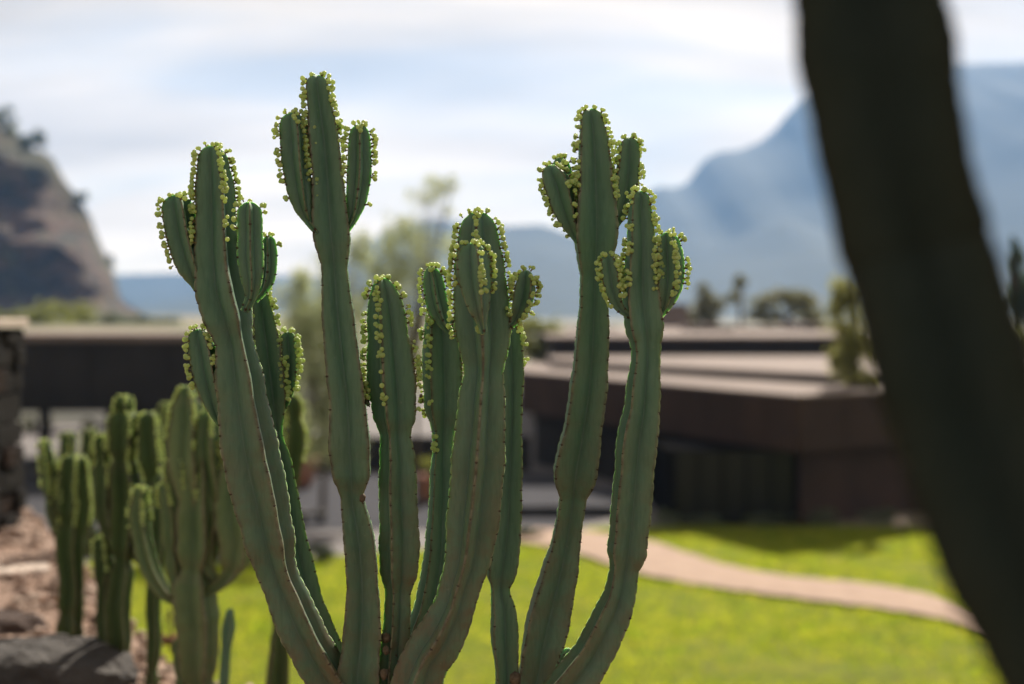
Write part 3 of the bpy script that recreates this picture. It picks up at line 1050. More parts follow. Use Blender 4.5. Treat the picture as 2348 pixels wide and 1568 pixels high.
D1 = 4.55
gyy = ground_y(D1)
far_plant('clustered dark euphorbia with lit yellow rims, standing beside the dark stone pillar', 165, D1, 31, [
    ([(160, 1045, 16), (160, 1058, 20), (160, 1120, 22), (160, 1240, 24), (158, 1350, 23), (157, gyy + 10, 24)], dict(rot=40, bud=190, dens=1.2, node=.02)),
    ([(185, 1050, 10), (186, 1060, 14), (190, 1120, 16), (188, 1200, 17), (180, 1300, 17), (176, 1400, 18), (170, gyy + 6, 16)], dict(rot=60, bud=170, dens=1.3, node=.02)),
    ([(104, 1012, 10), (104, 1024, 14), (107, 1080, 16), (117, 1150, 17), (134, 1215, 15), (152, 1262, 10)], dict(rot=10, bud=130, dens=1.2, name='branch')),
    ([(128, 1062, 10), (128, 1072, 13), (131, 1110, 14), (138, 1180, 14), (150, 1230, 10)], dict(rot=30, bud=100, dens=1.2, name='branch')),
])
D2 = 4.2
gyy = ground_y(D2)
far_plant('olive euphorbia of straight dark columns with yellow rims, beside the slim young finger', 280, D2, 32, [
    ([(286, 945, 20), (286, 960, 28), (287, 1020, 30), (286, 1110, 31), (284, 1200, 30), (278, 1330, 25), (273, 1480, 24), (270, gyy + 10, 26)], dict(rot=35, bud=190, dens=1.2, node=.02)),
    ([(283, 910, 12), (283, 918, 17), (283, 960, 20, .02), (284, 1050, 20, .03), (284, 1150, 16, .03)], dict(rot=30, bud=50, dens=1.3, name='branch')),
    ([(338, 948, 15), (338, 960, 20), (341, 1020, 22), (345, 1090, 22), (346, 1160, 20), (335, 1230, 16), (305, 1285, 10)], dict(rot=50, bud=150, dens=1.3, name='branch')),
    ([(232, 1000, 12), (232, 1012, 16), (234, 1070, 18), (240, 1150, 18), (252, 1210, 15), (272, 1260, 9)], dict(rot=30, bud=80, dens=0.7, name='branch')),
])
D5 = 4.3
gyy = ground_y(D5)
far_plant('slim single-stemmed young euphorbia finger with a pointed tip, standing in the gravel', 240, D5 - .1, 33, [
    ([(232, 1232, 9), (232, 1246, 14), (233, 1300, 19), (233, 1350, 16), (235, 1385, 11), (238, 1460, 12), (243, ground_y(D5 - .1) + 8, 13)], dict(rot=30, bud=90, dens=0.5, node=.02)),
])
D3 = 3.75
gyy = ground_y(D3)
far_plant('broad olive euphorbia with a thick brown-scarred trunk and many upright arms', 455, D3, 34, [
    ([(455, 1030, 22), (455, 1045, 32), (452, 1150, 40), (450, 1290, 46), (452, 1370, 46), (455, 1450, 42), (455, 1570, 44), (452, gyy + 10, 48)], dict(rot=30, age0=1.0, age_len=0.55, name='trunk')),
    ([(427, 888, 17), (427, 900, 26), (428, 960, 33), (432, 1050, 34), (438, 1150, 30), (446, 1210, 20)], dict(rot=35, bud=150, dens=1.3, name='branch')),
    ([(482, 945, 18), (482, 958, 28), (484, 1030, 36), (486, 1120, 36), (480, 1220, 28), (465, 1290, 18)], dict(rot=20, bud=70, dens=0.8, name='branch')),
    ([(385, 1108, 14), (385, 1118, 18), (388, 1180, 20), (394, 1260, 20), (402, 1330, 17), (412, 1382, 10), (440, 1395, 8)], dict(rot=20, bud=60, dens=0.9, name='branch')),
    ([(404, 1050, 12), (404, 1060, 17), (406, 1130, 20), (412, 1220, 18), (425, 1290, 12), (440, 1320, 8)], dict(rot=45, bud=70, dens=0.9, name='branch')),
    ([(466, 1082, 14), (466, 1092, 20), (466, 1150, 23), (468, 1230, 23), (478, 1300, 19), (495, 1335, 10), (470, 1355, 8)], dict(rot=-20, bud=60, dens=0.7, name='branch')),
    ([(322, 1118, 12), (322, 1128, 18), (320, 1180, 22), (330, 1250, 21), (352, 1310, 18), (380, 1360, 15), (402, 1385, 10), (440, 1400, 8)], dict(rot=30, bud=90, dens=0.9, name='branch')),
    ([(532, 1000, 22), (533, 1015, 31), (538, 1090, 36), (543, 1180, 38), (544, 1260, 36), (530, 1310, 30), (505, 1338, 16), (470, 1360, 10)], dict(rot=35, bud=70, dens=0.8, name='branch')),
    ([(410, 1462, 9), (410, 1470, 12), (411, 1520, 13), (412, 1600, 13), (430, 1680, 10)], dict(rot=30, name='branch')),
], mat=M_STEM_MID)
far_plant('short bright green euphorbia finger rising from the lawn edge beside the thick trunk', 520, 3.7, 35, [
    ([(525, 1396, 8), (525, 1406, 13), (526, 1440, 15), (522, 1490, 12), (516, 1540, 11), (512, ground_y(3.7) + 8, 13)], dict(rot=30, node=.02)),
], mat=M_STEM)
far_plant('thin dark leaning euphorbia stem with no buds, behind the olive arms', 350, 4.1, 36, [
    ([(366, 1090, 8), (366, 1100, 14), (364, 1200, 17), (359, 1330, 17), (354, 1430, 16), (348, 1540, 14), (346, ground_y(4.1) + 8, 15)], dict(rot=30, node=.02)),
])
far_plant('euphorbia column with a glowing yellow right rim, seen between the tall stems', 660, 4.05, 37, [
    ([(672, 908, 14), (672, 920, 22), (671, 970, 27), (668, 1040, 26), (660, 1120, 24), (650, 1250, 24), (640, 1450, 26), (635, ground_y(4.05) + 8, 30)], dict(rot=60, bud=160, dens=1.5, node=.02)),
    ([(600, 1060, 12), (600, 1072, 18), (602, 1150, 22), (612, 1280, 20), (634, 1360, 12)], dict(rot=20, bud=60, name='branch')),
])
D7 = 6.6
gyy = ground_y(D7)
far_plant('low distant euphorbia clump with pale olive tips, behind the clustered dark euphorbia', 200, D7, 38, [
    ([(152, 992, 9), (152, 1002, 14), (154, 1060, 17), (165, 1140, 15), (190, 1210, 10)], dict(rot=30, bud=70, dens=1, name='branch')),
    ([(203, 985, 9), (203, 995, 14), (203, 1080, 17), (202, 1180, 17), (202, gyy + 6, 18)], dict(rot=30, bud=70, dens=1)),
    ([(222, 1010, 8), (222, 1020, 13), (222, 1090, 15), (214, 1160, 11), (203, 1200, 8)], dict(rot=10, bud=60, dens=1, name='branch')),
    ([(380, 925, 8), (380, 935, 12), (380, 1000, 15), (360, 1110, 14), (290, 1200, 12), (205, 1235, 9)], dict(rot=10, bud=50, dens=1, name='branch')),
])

# ------------------------------------------------------------------ rocks and pillar on the terrace
boulder('boulder', at(70, 1545, 4.0) + Vector((0, 0.1, -.06)), (0.27, 0.24, 0.20), 3, M_BASALT, 'dark flat-topped boulder at the foot of the gravel slope', rough=0.12)
boulder('boulder', at(-20, 1420, 4.9) + Vector((0, 0, -.04)), (0.20, 0.18, 0.10), 8, M_BASALT_B, 'low dark grey stone half buried in gravel below the pillar', rough=0.1)
boulder('boulder', at(20, 1300, 6.0) + Vector((0, 0, -.05)), (0.20, 0.22, 0.09), 12, M_PALE, 'pale reddish stone lying at the base of the stone pillar', rough=0.1)
boulder('boulder', at(240, 1540, 4.25) + Vector((0, 0, -.05)), (0.10, 0.1, 0.07), 15, M_BASALT_B, 'small brown stone between the cactus stems', rough=0.1)

PD = 6.8
pr = at(58, 1000, PD + 0.62)
pil = empty('stone_pillar', (pr.x - 0.5, PD + 0.3, TERR))
tag(pil, 'dark volcanic stone pillar with a pale cap at the gravel edge', 'pillar')
px0, px1, py0, py1 = pr.x - 1.0, pr.x, PD, PD + 0.6
zt = at(0, 752, PD).z
mb = MB()
mb.box(px0 + .03, px1 - .03, py0 + .03, py1 - .03, TERR - .05, zt - .005)
mb.build('core', M_MORTAR, pil)
z = TERR - 0.03
row = 0
while z < zt - 0.02:
    hgt = min(random.uniform(0.10, 0.16), zt - z)
    if zt - z - hgt < 0.06:
        hgt = zt - z
    for face in ('front', 'side'):
        a, b = (px0, px1) if face == 'front' else (py0 + 0.06, py1)
        x = a
        while x < b - 0.01:
            wd = min(random.uniform(0.13, 0.28), b - x)
            if b - x - wd < 0.08:
                wd = b - x
            o_ = random.uniform(-0.012, 0.018)
            m2 = MB()
            g = 0.006
            if face == 'front':
                m2.box(x + g, x + wd - g, py0 - o_, py0 + 0.06, z + g, z + hgt - g, 0.012)
            else:
                m2.box(px1 - 0.06, px1 + o_, x + g, x + wd - g, z + g, z + hgt - g, 0.012)
            m2.build('stone', random.choice([M_PIL, M_PIL_B, M_PIL]), pil)
            x += wd
    z += hgt
mb = MB()
mb.box(px0 - .02, px1 + .02, py0 - .03, py1 + .03, zt, zt + 0.045, 0.008)
mb.build('cap', M_PALE, pil)

# ------------------------------------------------------------------ low building on the right
Z1 = 3.19
bld = empty('low_building', (8, 38, 0))
tag(bld, 'long low rust-brown building with wide flat pinkish roofs and a dark glazed ground floor', 'building')
roof = [(6.77, 33.6), (23, 46.0), (23, 56), (0.4, 56), (0.25, 47.8)]
# fascia ring and roof slab
mb = MB()
mb.prism(roof, Z1 - 1.36, Z1 - 0.06)
fas = mb.build('fascia', M_STEEL, bld)


def inset(poly, d):
    n = len(poly)
    c = Vector((sum(p[0] for p in poly) / n, sum(p[1] for p in poly) / n))
    return [tuple(c + (Vector(p) - c) * (1 - d / (Vector(p) - c).length)) for p in poly]


mb = MB()
mb.prism(inset(roof, -0.08), Z1 - 0.06, Z1, 0.01)
mb.build('roof', M_ROOF, bld)
# fascia seams between the steel sheets
A, B, C3 = Vector(roof[0]), Vector(roof[4]), Vector(roof[1])
for P0, P1, k in ((A, B, 12), (A, C3, 12)):
    d = (P1 - P0)
    nrm = Vector((d.y, -d.x)).normalized()
    if nrm.y > 0:
        nrm = -nrm
    for i in range(k):
        a = P0 + d * (i / k) + d.normalized() * 0.012
        b = P0 + d * ((i + 1) / k) - d.normalized() * 0.012
        mb = MB()
        mb.prism([tuple(a + nrm * 0.02), tuple(b + nrm * 0.02), tuple(b - nrm * 0.01), tuple(a - nrm * 0.01)][::1], Z1 - 1.375, Z1 - 0.075)
        mb.build('panel', M_STEEL, fas)
# second, set-back roof tier
tier = [(8.6, 38.6), (21.5, 47.2), (21.5, 55.5), (1.4, 55.5), (1.5, 50.6)]
mb = MB()
mb.prism(tier, Z1, Z1 + 0.22)
mb.build('roof_step', M_DARK, bld)
mb = MB()
mb.prism(inset(tier, -0.05), Z1 + 0.22, Z1 + 0.28, 0.01)
mb.build('roof', M_ROOF, bld)
# recessed ground floor
mb = MB()
mb.prism([(6.7, 35.0), (6.95, 36.0), (22, 47.2), (22, 55.8), (0.9, 55.8), (0.8, 48.3)], -0.05, Z1 - 1.37)
wl_ = mb.build('wall', M_DARK, bld)
mb = MB()
mb.box(3.75, 6.9, 34.6, 40, -0.05, Z1 - 1.40)
mb.build('porch', M_FRAME, bld)
for i in range(5):
    x0 = 3.98 + i * 0.58
    mb = MB()
    mb.box(x0, x0 + 0.54, 34.56, 34.59, 0.12, Z1 - 1.45)
    pn = mb.build('window', M_GLASS, bld)
    mb = MB()
    mb.box(x0 - 0.022, x0 + 0.012, 34.52, 34.595, 0.05, Z1 - 1.42)
    mb.box(x0 - 0.01, x0 + 0.56, 34.53, 34.592, 0.04, 0.13)
    mb.build('frame', M_FRAME, pn)
# side columns under the long overhang
for t in (0.3, 0.55, 0.8):
    p = A + (B - A) * t + Vector((0.32, 0.15))
    mb = MB()
    mb.box(p.x - .14, p.x + .14, p.y - .14, p.y + .14, -0.05, Z1 - 1.37, 0.01)
    mb.build('column', M_STEEL, bld)
# right-hand wall under the front corner
mb = MB()
mb.prism([(6.95, 34.25), (11.2, 37.4), (11.0, 37.7), (6.95, 34.6)], -0.05, Z1 - 1.38)
mb.build('wall', M_STEEL, bld)

up_ = empty('upper_building', (11, 60, 0))
tag(up_, 'dark flat-roofed block with pale parapets rising behind the low pinkish roofs', 'building')
zu = at(0, 771, 56.3).z
x0, x1 = at(1265, 0, 56.3).x, at(2300, 0, 56.3).x
mb = MB()
mb.box(x0, x1, 56.3, 92, 0, zu - 0.1)
mb.build('wall', M_DARK, up_)
mb = MB()
mb.box(x0 - .2, x1 + .2, 56.1, 92.2, zu - 0.1, zu, 0.02)
mb.build('roof', M_ROOF, up_)
for (a, b, D, ya, yb) in ((1585, 1685, 74, 745, 768), (1706, 1830, 78, 748, 768), (1300, 1420, 80, 750, 764), (1840, 1960, 76, 742, 768)):
    mb = MB()
    mb.box(at(a, 0, D).x, at(b, 0, D).x, D, D + 5, zu - .02, at(0, ya, D).z, 0.05)
    s = mb.build('skylight', M_ROOF, up_)
    for k in range(3):
        w_ = at(b, 0, D).x - at(a, 0, D).x
        mb = MB()
        mb.box(at(a, 0, D).x + w_ * (k + .08) / 3, at(a, 0, D).x + w_ * (k + .92) / 3, D - .03, D + .01, zu + .06, at(0, ya, D).z - .08)
        mb.build('pane', M_GLASS, s)
ud = empty('garden_wall_block', (4.6, 95, 0))
tag(ud, 'greyish plain block on the skyline left of the roof trees', 'building')
mb = MB()
mb.box(at(1500, 0, 96).x, at(1580, 0, 96).x, 96, 101, 0, at(0, 700, 96).z, 0.05)
mb.build('wall', M_ROOF, ud)
mb = MB()
mb.box(at(1496, 0, 96).x, at(1584, 0, 96).x, 95.8, 101.2, at(0, 700, 96).z, at(0, 697, 96).z)
mb.build('roof', M_ROOF, ud)

# entrance platform and steps
stp = empty('entrance_step', (1, 37, 0))
tag(stp, 'low grey slate platform with a dark recess at the building entrance', 'step')
mb = MB()
mb.box(at(1090, 0, 36).x, 3.0, 35.75, 39.5, 0.0, 0.20)
mb.build('riser', M_DARK, stp)
mb = MB()
mb.box(at(1084, 0, 36).x, 3.06, 35.55, 39.55, 0.20, 0.28, 0.01)
mb.build('slab', M_SLATE, stp)

# ------------------------------------------------------------------ canopy building on the left
cz0, cz1 = at(0, 943, 45).z, at(0, 782, 45).z
cx0, cx1 = at(-240, 0, 45).x, at(650, 0, 45).x
can = empty('canopy_building', ((cx0 + cx1) / 2, 48, 0))
tag(can, 'dark open canopy building with a deep fascia and pale roof edge behind the cacti', 'building')
mb = MB()
mb.box(cx0, cx1, 45, 53, cz0, cz1)
fas2 = mb.build('fascia', M_DARK, can)
mb = MB()
mb.box(cx0 - .15, cx1 + .15, 44.85, 53.2, cz1, cz1 + 0.22, 0.02)
mb.build('roof', M_ROOF, can)
k = 10
for i in range(k):
    a = cx0 + (cx1 - cx0) * i / k
    mb = MB()
    mb.box(a + .015, a + (cx1 - cx0) / k - .015, 44.96, 45.005, cz0 + .02, cz1 - .02)
    mb.build('panel', M_DARK, fas2)
for xx in (at(98, 0, 45.5).x, at(250, 0, 45.5).x, at(440, 0, 45.5).x, at(630, 0, 45.5).x):
    mb = MB()
    mb.box(xx - .14, xx + .14, 45.3, 45.6, -0.02, cz0, 0.01)
    mb.build('column', M_DARK, can)
mb = MB()
mb.box(at(252, 0, 52).x, cx1, 52, 52.4, 0, cz0)
mb.build('wall', M_DARK, can)

# low dark garden wall closing the plaza, with coping
gw = empty('garden_wall', (-2.5, 46, 0))
tag(gw, 'low dark shaded garden wall at the back of the plaza', 'wall')
mb = MB()
mb.box(at(655, 0, 46).x, 0.6, 46, 46.5, 0, 1.05)
mb.build('wall', M_DARK, gw)
mb = MB()
mb.box(at(653, 0, 46).x, 0.65, 45.95, 46.55, 1.05, 1.12, 0.01)
mb.build('coping', M_BASALT, gw)


def pot(x, y, s, label):
    t = empty('plant_pot', (x, y, 0.03))
    tag(t, label, 'pot')
    mb = MB()
    mb.lathe([(0.20 * s, 0), (0.27 * s, 0.2 * s), (0.31 * s, 0.42 * s), (0.33 * s, 0.50 * s)], (x, y, 0.024))
    mb.build('body', M_TERRA, t, True)
    mb = MB()
    mb.lathe([(0.335 * s, 0.48 * s), (0.37 * s, 0.50 * s), (0.37 * s, 0.57 * s), (0.33 * s, 0.58 * s), (0.30 * s, 0.52 * s)], (x, y, 0.024))
    mb.build('rim', M_TERRA, t, True)
    rr = np.random.default_rng(int(abs(x) * 100))
    mb = MB()
    for i in range(26):
        a = rr.uniform(0, 6.28)
        d = Vector((math.cos(a), math.sin(a), 0))
        sd = Vector((-d.y, d.x, 0))
        b = Vector((x, y, 0.55 * s))
        h = rr.uniform(0.3, 0.55) * s
        o1 = rr.uniform(0.15, 0.4) * s
        mb.add([b - sd * .03 * s, b + sd * .03 * s, b + d * o1 * .6 + Vector((0, 0, h * .8)) + sd * .025 * s, b + d * o1 + Vector((0, 0, h)), b + d * o1 * .6 + Vector((0, 0, h * .8)) - sd * .025 * s],
               [(0, 1, 2, 3, 4)])
    mb.build('leaves', M_LEAF_MID, t)


x_, y_ = ground_px(690, 1118)
pot(x_, y_, 1.5, 'large round terracotta pot on the plaza by the garden wall')
x_, y_ = ground_px(986, 1150)
pot(x_, y_, 1.2, 'smaller terracotta pot standing alone on grey paving')
x_, y_ = ground_px(716, 1200)
t = empty('stone_bench', (x_, y_, 0))
tag(t, 'low black stone slab bench on the grey plaza', 'bench')
mb = MB()
mb.box(x_ - .36, x_ + .36, y_ - .2, y_ + .2, 0.20, 0.30, 0.012)
mb.build('seat', M_BASALT, t)
for sx in (-.24, .24):
    mb = MB()
    mb.box(x_ + sx - .07, x_ + sx + .07, y_ - .16, y_ + .16, 0.02, 0.20)
    mb.build('leg', M_BASALT, t)
x_, y_ = ground_px(2066, 1212)
boulder('boulder', (x_, y_, 0.12), (0.2, 0.16, 0.2), 21, M_PALE, 'small pale stone at the lawn edge against the dark wall', rough=0.08, sub=2)


# parked car beyond the canopy
def car(x, y, rz, label):
    t = empty('parked_car', (x, y, 0))
    tag(t, label, 'car')
    m_body = Mat('car_paint').color((0.75, 0.75, 0.76)).set(Roughness=0.3, Coat_Weight=0.6).m
    m_tyre = rough_mat('tyre', (0.012, 0.012, 0.012), (0.02, 0.02, 0.02), 30, 0.9, 0)
    m_rim = Mat('rim').color((0.5, 0.5, 0.5)).set(Metallic=0.9, Roughness=0.3).m
    m_red = Mat('tail_light').color((0.3, 0.02, 0.02)).set(Roughness=0.2).m
    m_lamp = Mat('head_light').color((0.7, 0.7, 0.7)).set(Roughness=0.1).m
    cs, sn = math.cos(rz), math.sin(rz)

    def build(mb, name, mat, parent=t, smooth=False):
        mb.v = [(x + a * cs - b * sn, y + a * sn + b * cs, c) for a, b, c in mb.v]
        return mb.build(name, mat, parent, smooth)
    low = [(-2.15, .35), (-2.2, .62), (-2.1, .92), (-1.3, 1.0), (1.0, .98), (1.9, .86), (2.15, .66), (2.15, .35)]
    mb = MB()
    n = len(low)
    for sy, w in ((0, .86),):
        vs = [(a, -w, b) for a, b in low] + [(a, w, b) for a, b in low]
        fs = [tuple(range(n)), tuple(range(n, 2 * n))[::-1]] + [(i, n + i, n + (i + 1) % n, (i + 1) % n) for i in range(n)]
        mb.add(vs, fs)
    build(mb, 'body', m_body)
    cab = [(-1.95, .96), (-1.45, 1.42), (0.15, 1.46), (1.0, .98)]
    mb = MB()
    vs = [(a, -(.84 if b < 1.1 else .64), b) for a, b in cab] + [(a, (.84 if b < 1.1 else .64), b) for a, b in cab]
    mb.add(vs, [(0, 1, 2, 3), (7, 6, 5, 4), (0, 4, 5, 1), (1, 5, 6, 2), (2, 6, 7, 3)])
    cabo = build(mb, 'cabin', M_GLASS)
    mb = MB()
    mb.prism([(-1.48, -.645), (0.2, -.645), (0.2, .645), (-1.48, .645)], 1.43, 1.49, .01)
    build(mb, 'roof', m_body)
    for sx in (-1.35, 1.35):
        for sy in (-.82, .82):
            mb = MB()
            prof = []
            for i in range(16):
                a = 2 * math.pi * i / 16
                prof.append((sx + .32 * math.cos(a), .32 + .32 * math.sin(a)))
            vs = [(a, sy - .1, b) for a, b in prof] + [(a, sy + .1, b) for a, b in prof]
            mb.add(vs, [tuple(range(16)), tuple(range(16, 32))[::-1]] + [(i, 16 + i, 16 + (i + 1) % 16, (i + 1) % 16) for i in range(16)])
            wh = build(mb, 'wheel', m_tyre)
            mb = MB()
            prof = [(sx + .2 * math.cos(2 * math.pi * i / 12), .32 + .2 * math.sin(2 * math.pi * i / 12)) for i in range(12)]
            s2 = sy + (-.105 if sy < 0 else .105)
            vs = [(a, s2 - .01, b) for a, b in prof] + [(a, s2 + .01, b) for a, b in prof]
            mb.add(vs, [tuple(range(12)), tuple(range(12, 24))[::-1]] + [(i, 12 + i, 12 + (i + 1) % 12, (i + 1) % 12) for i in range(12)])
            build(mb, 'rim', m_rim, wh)
    for sy in (-.62, .62):
        mb = MB()
        mb.box(2.10, 2.17, sy - .18, sy + .18, .62, .76)
        build(mb, 'headlight', m_lamp)
        mb = MB()
        mb.box(-2.22, -2.12, sy - .16, sy + .16, .7, .86)
        build(mb, 'tail_light', m_red)


p = at(150, 0, 62)
car(p.x, 62, R(172), 'white parked car glimpsed under the canopy building')

# ------------------------------------------------------------------ trees and shrubs
def leaf_cloud(c, rad, count, size, r, clumps=26, droop=0.0):
    """leaf faces in clumps through an ellipsoid; returns arrays"""
    cc = r.normal(size=(clumps, 3))
    cc = cc / np.linalg.norm(cc, axis=1, keepdims=True) * (r.random((clumps, 1)) ** 0.45)
    cs = r.uniform(0.16, 0.36, clumps)
    k = r.integers(0, clumps, count)
    p = cc[k] + r.normal(size=(count, 3)) * cs[k][:, None] * 0.62
    p = p * np.array(rad) + np.array(c)
    if droop:
        p[:, 2] -= droop * r.random(count) ** 2
    a = norm(r.normal(size=(count, 3)))
    b = norm(np.cross(a, r.normal(size=(count, 3))))
    s = size * r.uniform(0.6, 1.3, (count, 1))
    v = np.stack([p - a * s, p + b * s * 0.45, p + a * s, p - b * s * 0.45], 1).reshape(-1, 3)
    f = np.arange(count * 4).reshape(-1, 4)
    return v, f, cc * np.array(rad) + np.array(c)


def tree(name, label, cat, base, clouds, mat, trunk_r, seed, leaf=0.05, group=None, gz=0.0, droop=0.0, trunk=True):
    """clouds: (centre, radii, leaf count)"""
    r = np.random.default_rng(seed)
    t = empty(name, (base[0], base[1], gz))
    tag(t, label, cat, group)
    vs, fs, nb = [], [], 0
    tips = []
    for c, rad, cnt in clouds:
        v, f, cl = leaf_cloud(c, rad, cnt, leaf, r, max(8, int(cnt / 160)), droop)
        vs.append(v)
        fs.append(f + nb)
        nb += len(v)
        tips += [cl[i] for i in range(min(len(cl), 7))]
    link('crown', np_mesh('crown', np.concatenate(vs), np.concatenate(fs)), mat, t)
    mb = MB()
    b = Vector((base[0], base[1], gz - 0.05))
    c0 = Vector(clouds[0][0])
    zl = min(c[0][2] - c[1][2] * 0.6 for c in clouds)
    fork = Vector((b.x + (c0.x - b.x) * .4, b.y + (c0.y - b.y) * .4, max(gz + 0.1, zl)))
    mb.tube([b, b.lerp(fork, .5) + Vector((trunk_r * .6, 0, 0)), fork], [trunk_r * 1.25, trunk_r, trunk_r * .85])
    for q in tips:
        q = Vector(q)
        mid = fork.lerp(q, .5) + Vector((0, 0, 0.08 * (q - fork).length))
        mb.tube([fork, mid, q], [trunk_r * .5, trunk_r * .3, trunk_r * .08], 5)
    mb.build('trunk', M_BARK, t, True)
    return t


def cl(px, py, D, rx, ry, cnt, ryd=None):
    c = at(px, py, D)
    k = D / FPX
    return (tuple(c), (rx * k, (ryd or rx) * k, ry * k), cnt)


b = at(735, 0, 35)
tree('tree', 'slender pale grey-green feathery tree behind the tall stems at the plaza edge', 'tree', (b.x, 35), [
    cl(735, 770, 35, 115, 165, 6500), cl(690, 640, 35, 70, 80, 1100), cl(800, 620, 35, 60, 110, 1000), cl(740, 930, 35, 100, 110, 3600)], M_LEAF_PALE, 0.07, 51, 0.06, droop=0.15)
b = at(955, 0, 37)
tree('tree', 'taller airy tree with sparse pale crown reaching above the blue ridge', 'tree', (b.x, 37), [
    cl(945, 620, 37, 100, 125, 3200), cl(860, 700, 37, 80, 120, 1800), cl(985, 450, 37, 65, 45, 420), cl(890, 560, 37, 45, 70, 420), cl(1010, 420, 37, 40, 25, 160), cl(935, 800, 37, 80, 80, 900)], M_LEAF_PALE, 0.05, 52, 0.06, droop=0.1)
b = at(1230, 0, 68)
tree('shrub', 'bright yellow-green shrub at the left end of the low roof', 'shrub', (at(1225, 0, 67).x, 67), [cl(1225, 790, 67, 85, 60, 2200), cl(1180, 760, 67, 50, 40, 800)], M_LEAF_MID, 0.08, 53, 0.12)
tree('shrub', 'rounded olive bush on the skyline beside the small palm', 'shrub', (at(1640, 0, 102).x, 102), [cl(1640, 705, 102, 60, 50, 1300), cl(1600, 725, 102, 40, 40, 900)], M_LEAF_HAZY, 0.15, 54, 0.2)
tree('shrub', 'taller domed olive bush on the skyline behind the pale parapets', 'shrub', (at(1800, 0, 104).x, 104), [cl(1800, 695, 104, 70, 45, 1400), cl(1860, 712, 104, 50, 40, 1200), cl(1745, 725, 104, 40, 30, 700)], M_LEAF_HAZY, 0.15, 55, 0.2)
# plants growing over the right end of the roof
tree('shrub', 'loose yellow-green shrub hanging over the low roof edge beside the dark near stem', 'shrub', (at(1965, 0, 37.6).x, 37.6),
     [cl(1935, 745, 37.6, 50, 105, 2600), cl(1960, 835, 37.6, 50, 65, 2200), cl(1990, 875, 37.6, 36, 34, 900), cl(2000, 720, 37.6, 60, 110, 1800), cl(1925, 690, 37.6, 26, 50, 500)], M_LEAF_YELLOW, 0.04, 56, 0.07, gz=Z1)
tree('conifer', 'dark green pointed tree at the far right beyond the near stem', 'tree', (at(2325, 0, 62).x, 62),
     [cl(2328, 690, 62, 40, 70, 2200), cl(2322, 610, 62, 20, 50, 700), cl(2380, 680, 62, 60, 90, 2200), cl(2325, 565, 62, 8, 25, 120)], M_LEAF_DARK, 0.2, 57, 0.13)
tree('shrub', 'mixed yellow-green bush below the dark pointed tree', 'shrub', (at(2350, 0, 50).x, 50), [cl(2345, 780, 50, 60, 70, 2200), cl(2310, 850, 50, 40, 60, 900)], M_LEAF_MID, 0.1, 58, 0.11)
# scrub at the cliff's foot behind the canopy roof
for i, (px, py, D, rx, ry) in enumerate(((60, 745, 150, 90, 45), (150, 735, 160, 70, 40), (250, 750, 150, 60, 28), (345, 748, 155, 50, 24))):
    tree('tree', ['broad green tree at the cliff foot directly above the stone pillar', 'leafy green tree at the cliff foot above the canopy roof', 'low dry tree in front of the cliff base', 'small dark tree at the end of the cliff slope'][i], 'tree',
         (at(px, 0, D).x, D), [cl(px, py, D, rx, ry, 2200), cl(px + rx * .6, py + 15, D, rx * .6, ry * .7, 900)], M_LEAF_MID if i < 2 else M_LEAF_SAGE, 0.3, 60 + i, 0.3, group='trees below the cliff')
# low planting along the dark wall and lawn edge
for i, (px, D, rx, ry, lab) in enumerate(((745, 29.2, 50, 22, 'low dark green clump at the lawn edge beside the plaza'), (1215, 32.0, 40, 16, 'low green tuft where the lawn meets the slate paving'),
                                          (1530, 34.2, 35, 22, 'low blue-green clump at the left end of the dark wall'), (1620, 34.15, 55, 18, 'low blue-green planting in the shade, second clump along the dark wall'),
                                          (1740, 34.2, 60, 16, 'low shaded planting under the building corner'), (1880, 34.4, 70, 17, 'long low shaded plants right of the building corner'),
                                          (2020, 34.8, 60, 17, 'low shaded plants ending at the pale stone'))):
    gy_ = 720 + EYE * FPX / D
    tree('shrub', lab, 'shrub', (at(px, 0, D).x, D), [cl(px, gy_ - ry * .9, D, rx, ry, 900, 20)], M_LEAF_DARK if i < 2 else M_LEAF_SAGE, 0.012, 70 + i, 0.035, group='low planting along walls')

# dry red-brown plants in the gravel
for i, (px, py, s) in enumerate(((175, 1345, 30), (118, 1400, 26), (215, 1490, 24), (385, 1480, 24))):
    D = (EYE - TERR) * FPX / (py - 720)
    tree('shrub', ['dry reddish ground plant behind the clustered dark euphorbia', 'dry straw tuft on the gravel below the pillar', 'small reddish tuft beside the slim finger stem', 'small dry tuft on the gravel edge by the lawn'][i], 'shrub',
         (at(px, 0, D).x, D), [cl(px, py - s * .5, D, s, s * .6, 260)], leaf_mat('dry_leaf', (0.16, 0.08, 0.05), (0.30, 0.17, 0.11), (0.4, 0.22, 0.14), 0.3), 0.004, 90 + i, 0.012, gz=TERR + 0.02)

# palm on the skyline
pp = at(1696, 644, 120)
t = empty('palm_tree', (pp.x, 120, 0))
tag(t, 'small fan-crowned palm standing above the roof shrubs', 'palm')
mb = MB()
mb.tube([(pp.x, 120, -.1), (pp.x + .1, 120, pp.z * .5), (pp.x, 120, pp.z)], [.28, .2, .17])
mb.build('trunk', M_BARK, t, True)
mb = MB()
r_ = np.random.default_rng(5)
for i in range(34):
    a = r_.uniform(0, 6.28)
    el = r_.uniform(-0.7, 1.3)
    d = Vector((math.cos(a) * math.cos(el), math.sin(a) * math.cos(el), math.sin(el)))
    sd = Vector((-math.sin(a), math.cos(a), 0))
    b = Vector((pp.x, 120, pp.z))
    ln = r_.uniform(0.7, 1.05)
    mid = b + d * ln * .6
    end = b + d * ln + Vector((0, 0, -.35))
    mb.add([b, mid + sd * .3, end, mid - sd * .3], [(0, 1, 2, 3)])
mb.build('crown', M_LEAF_HAZY, t)

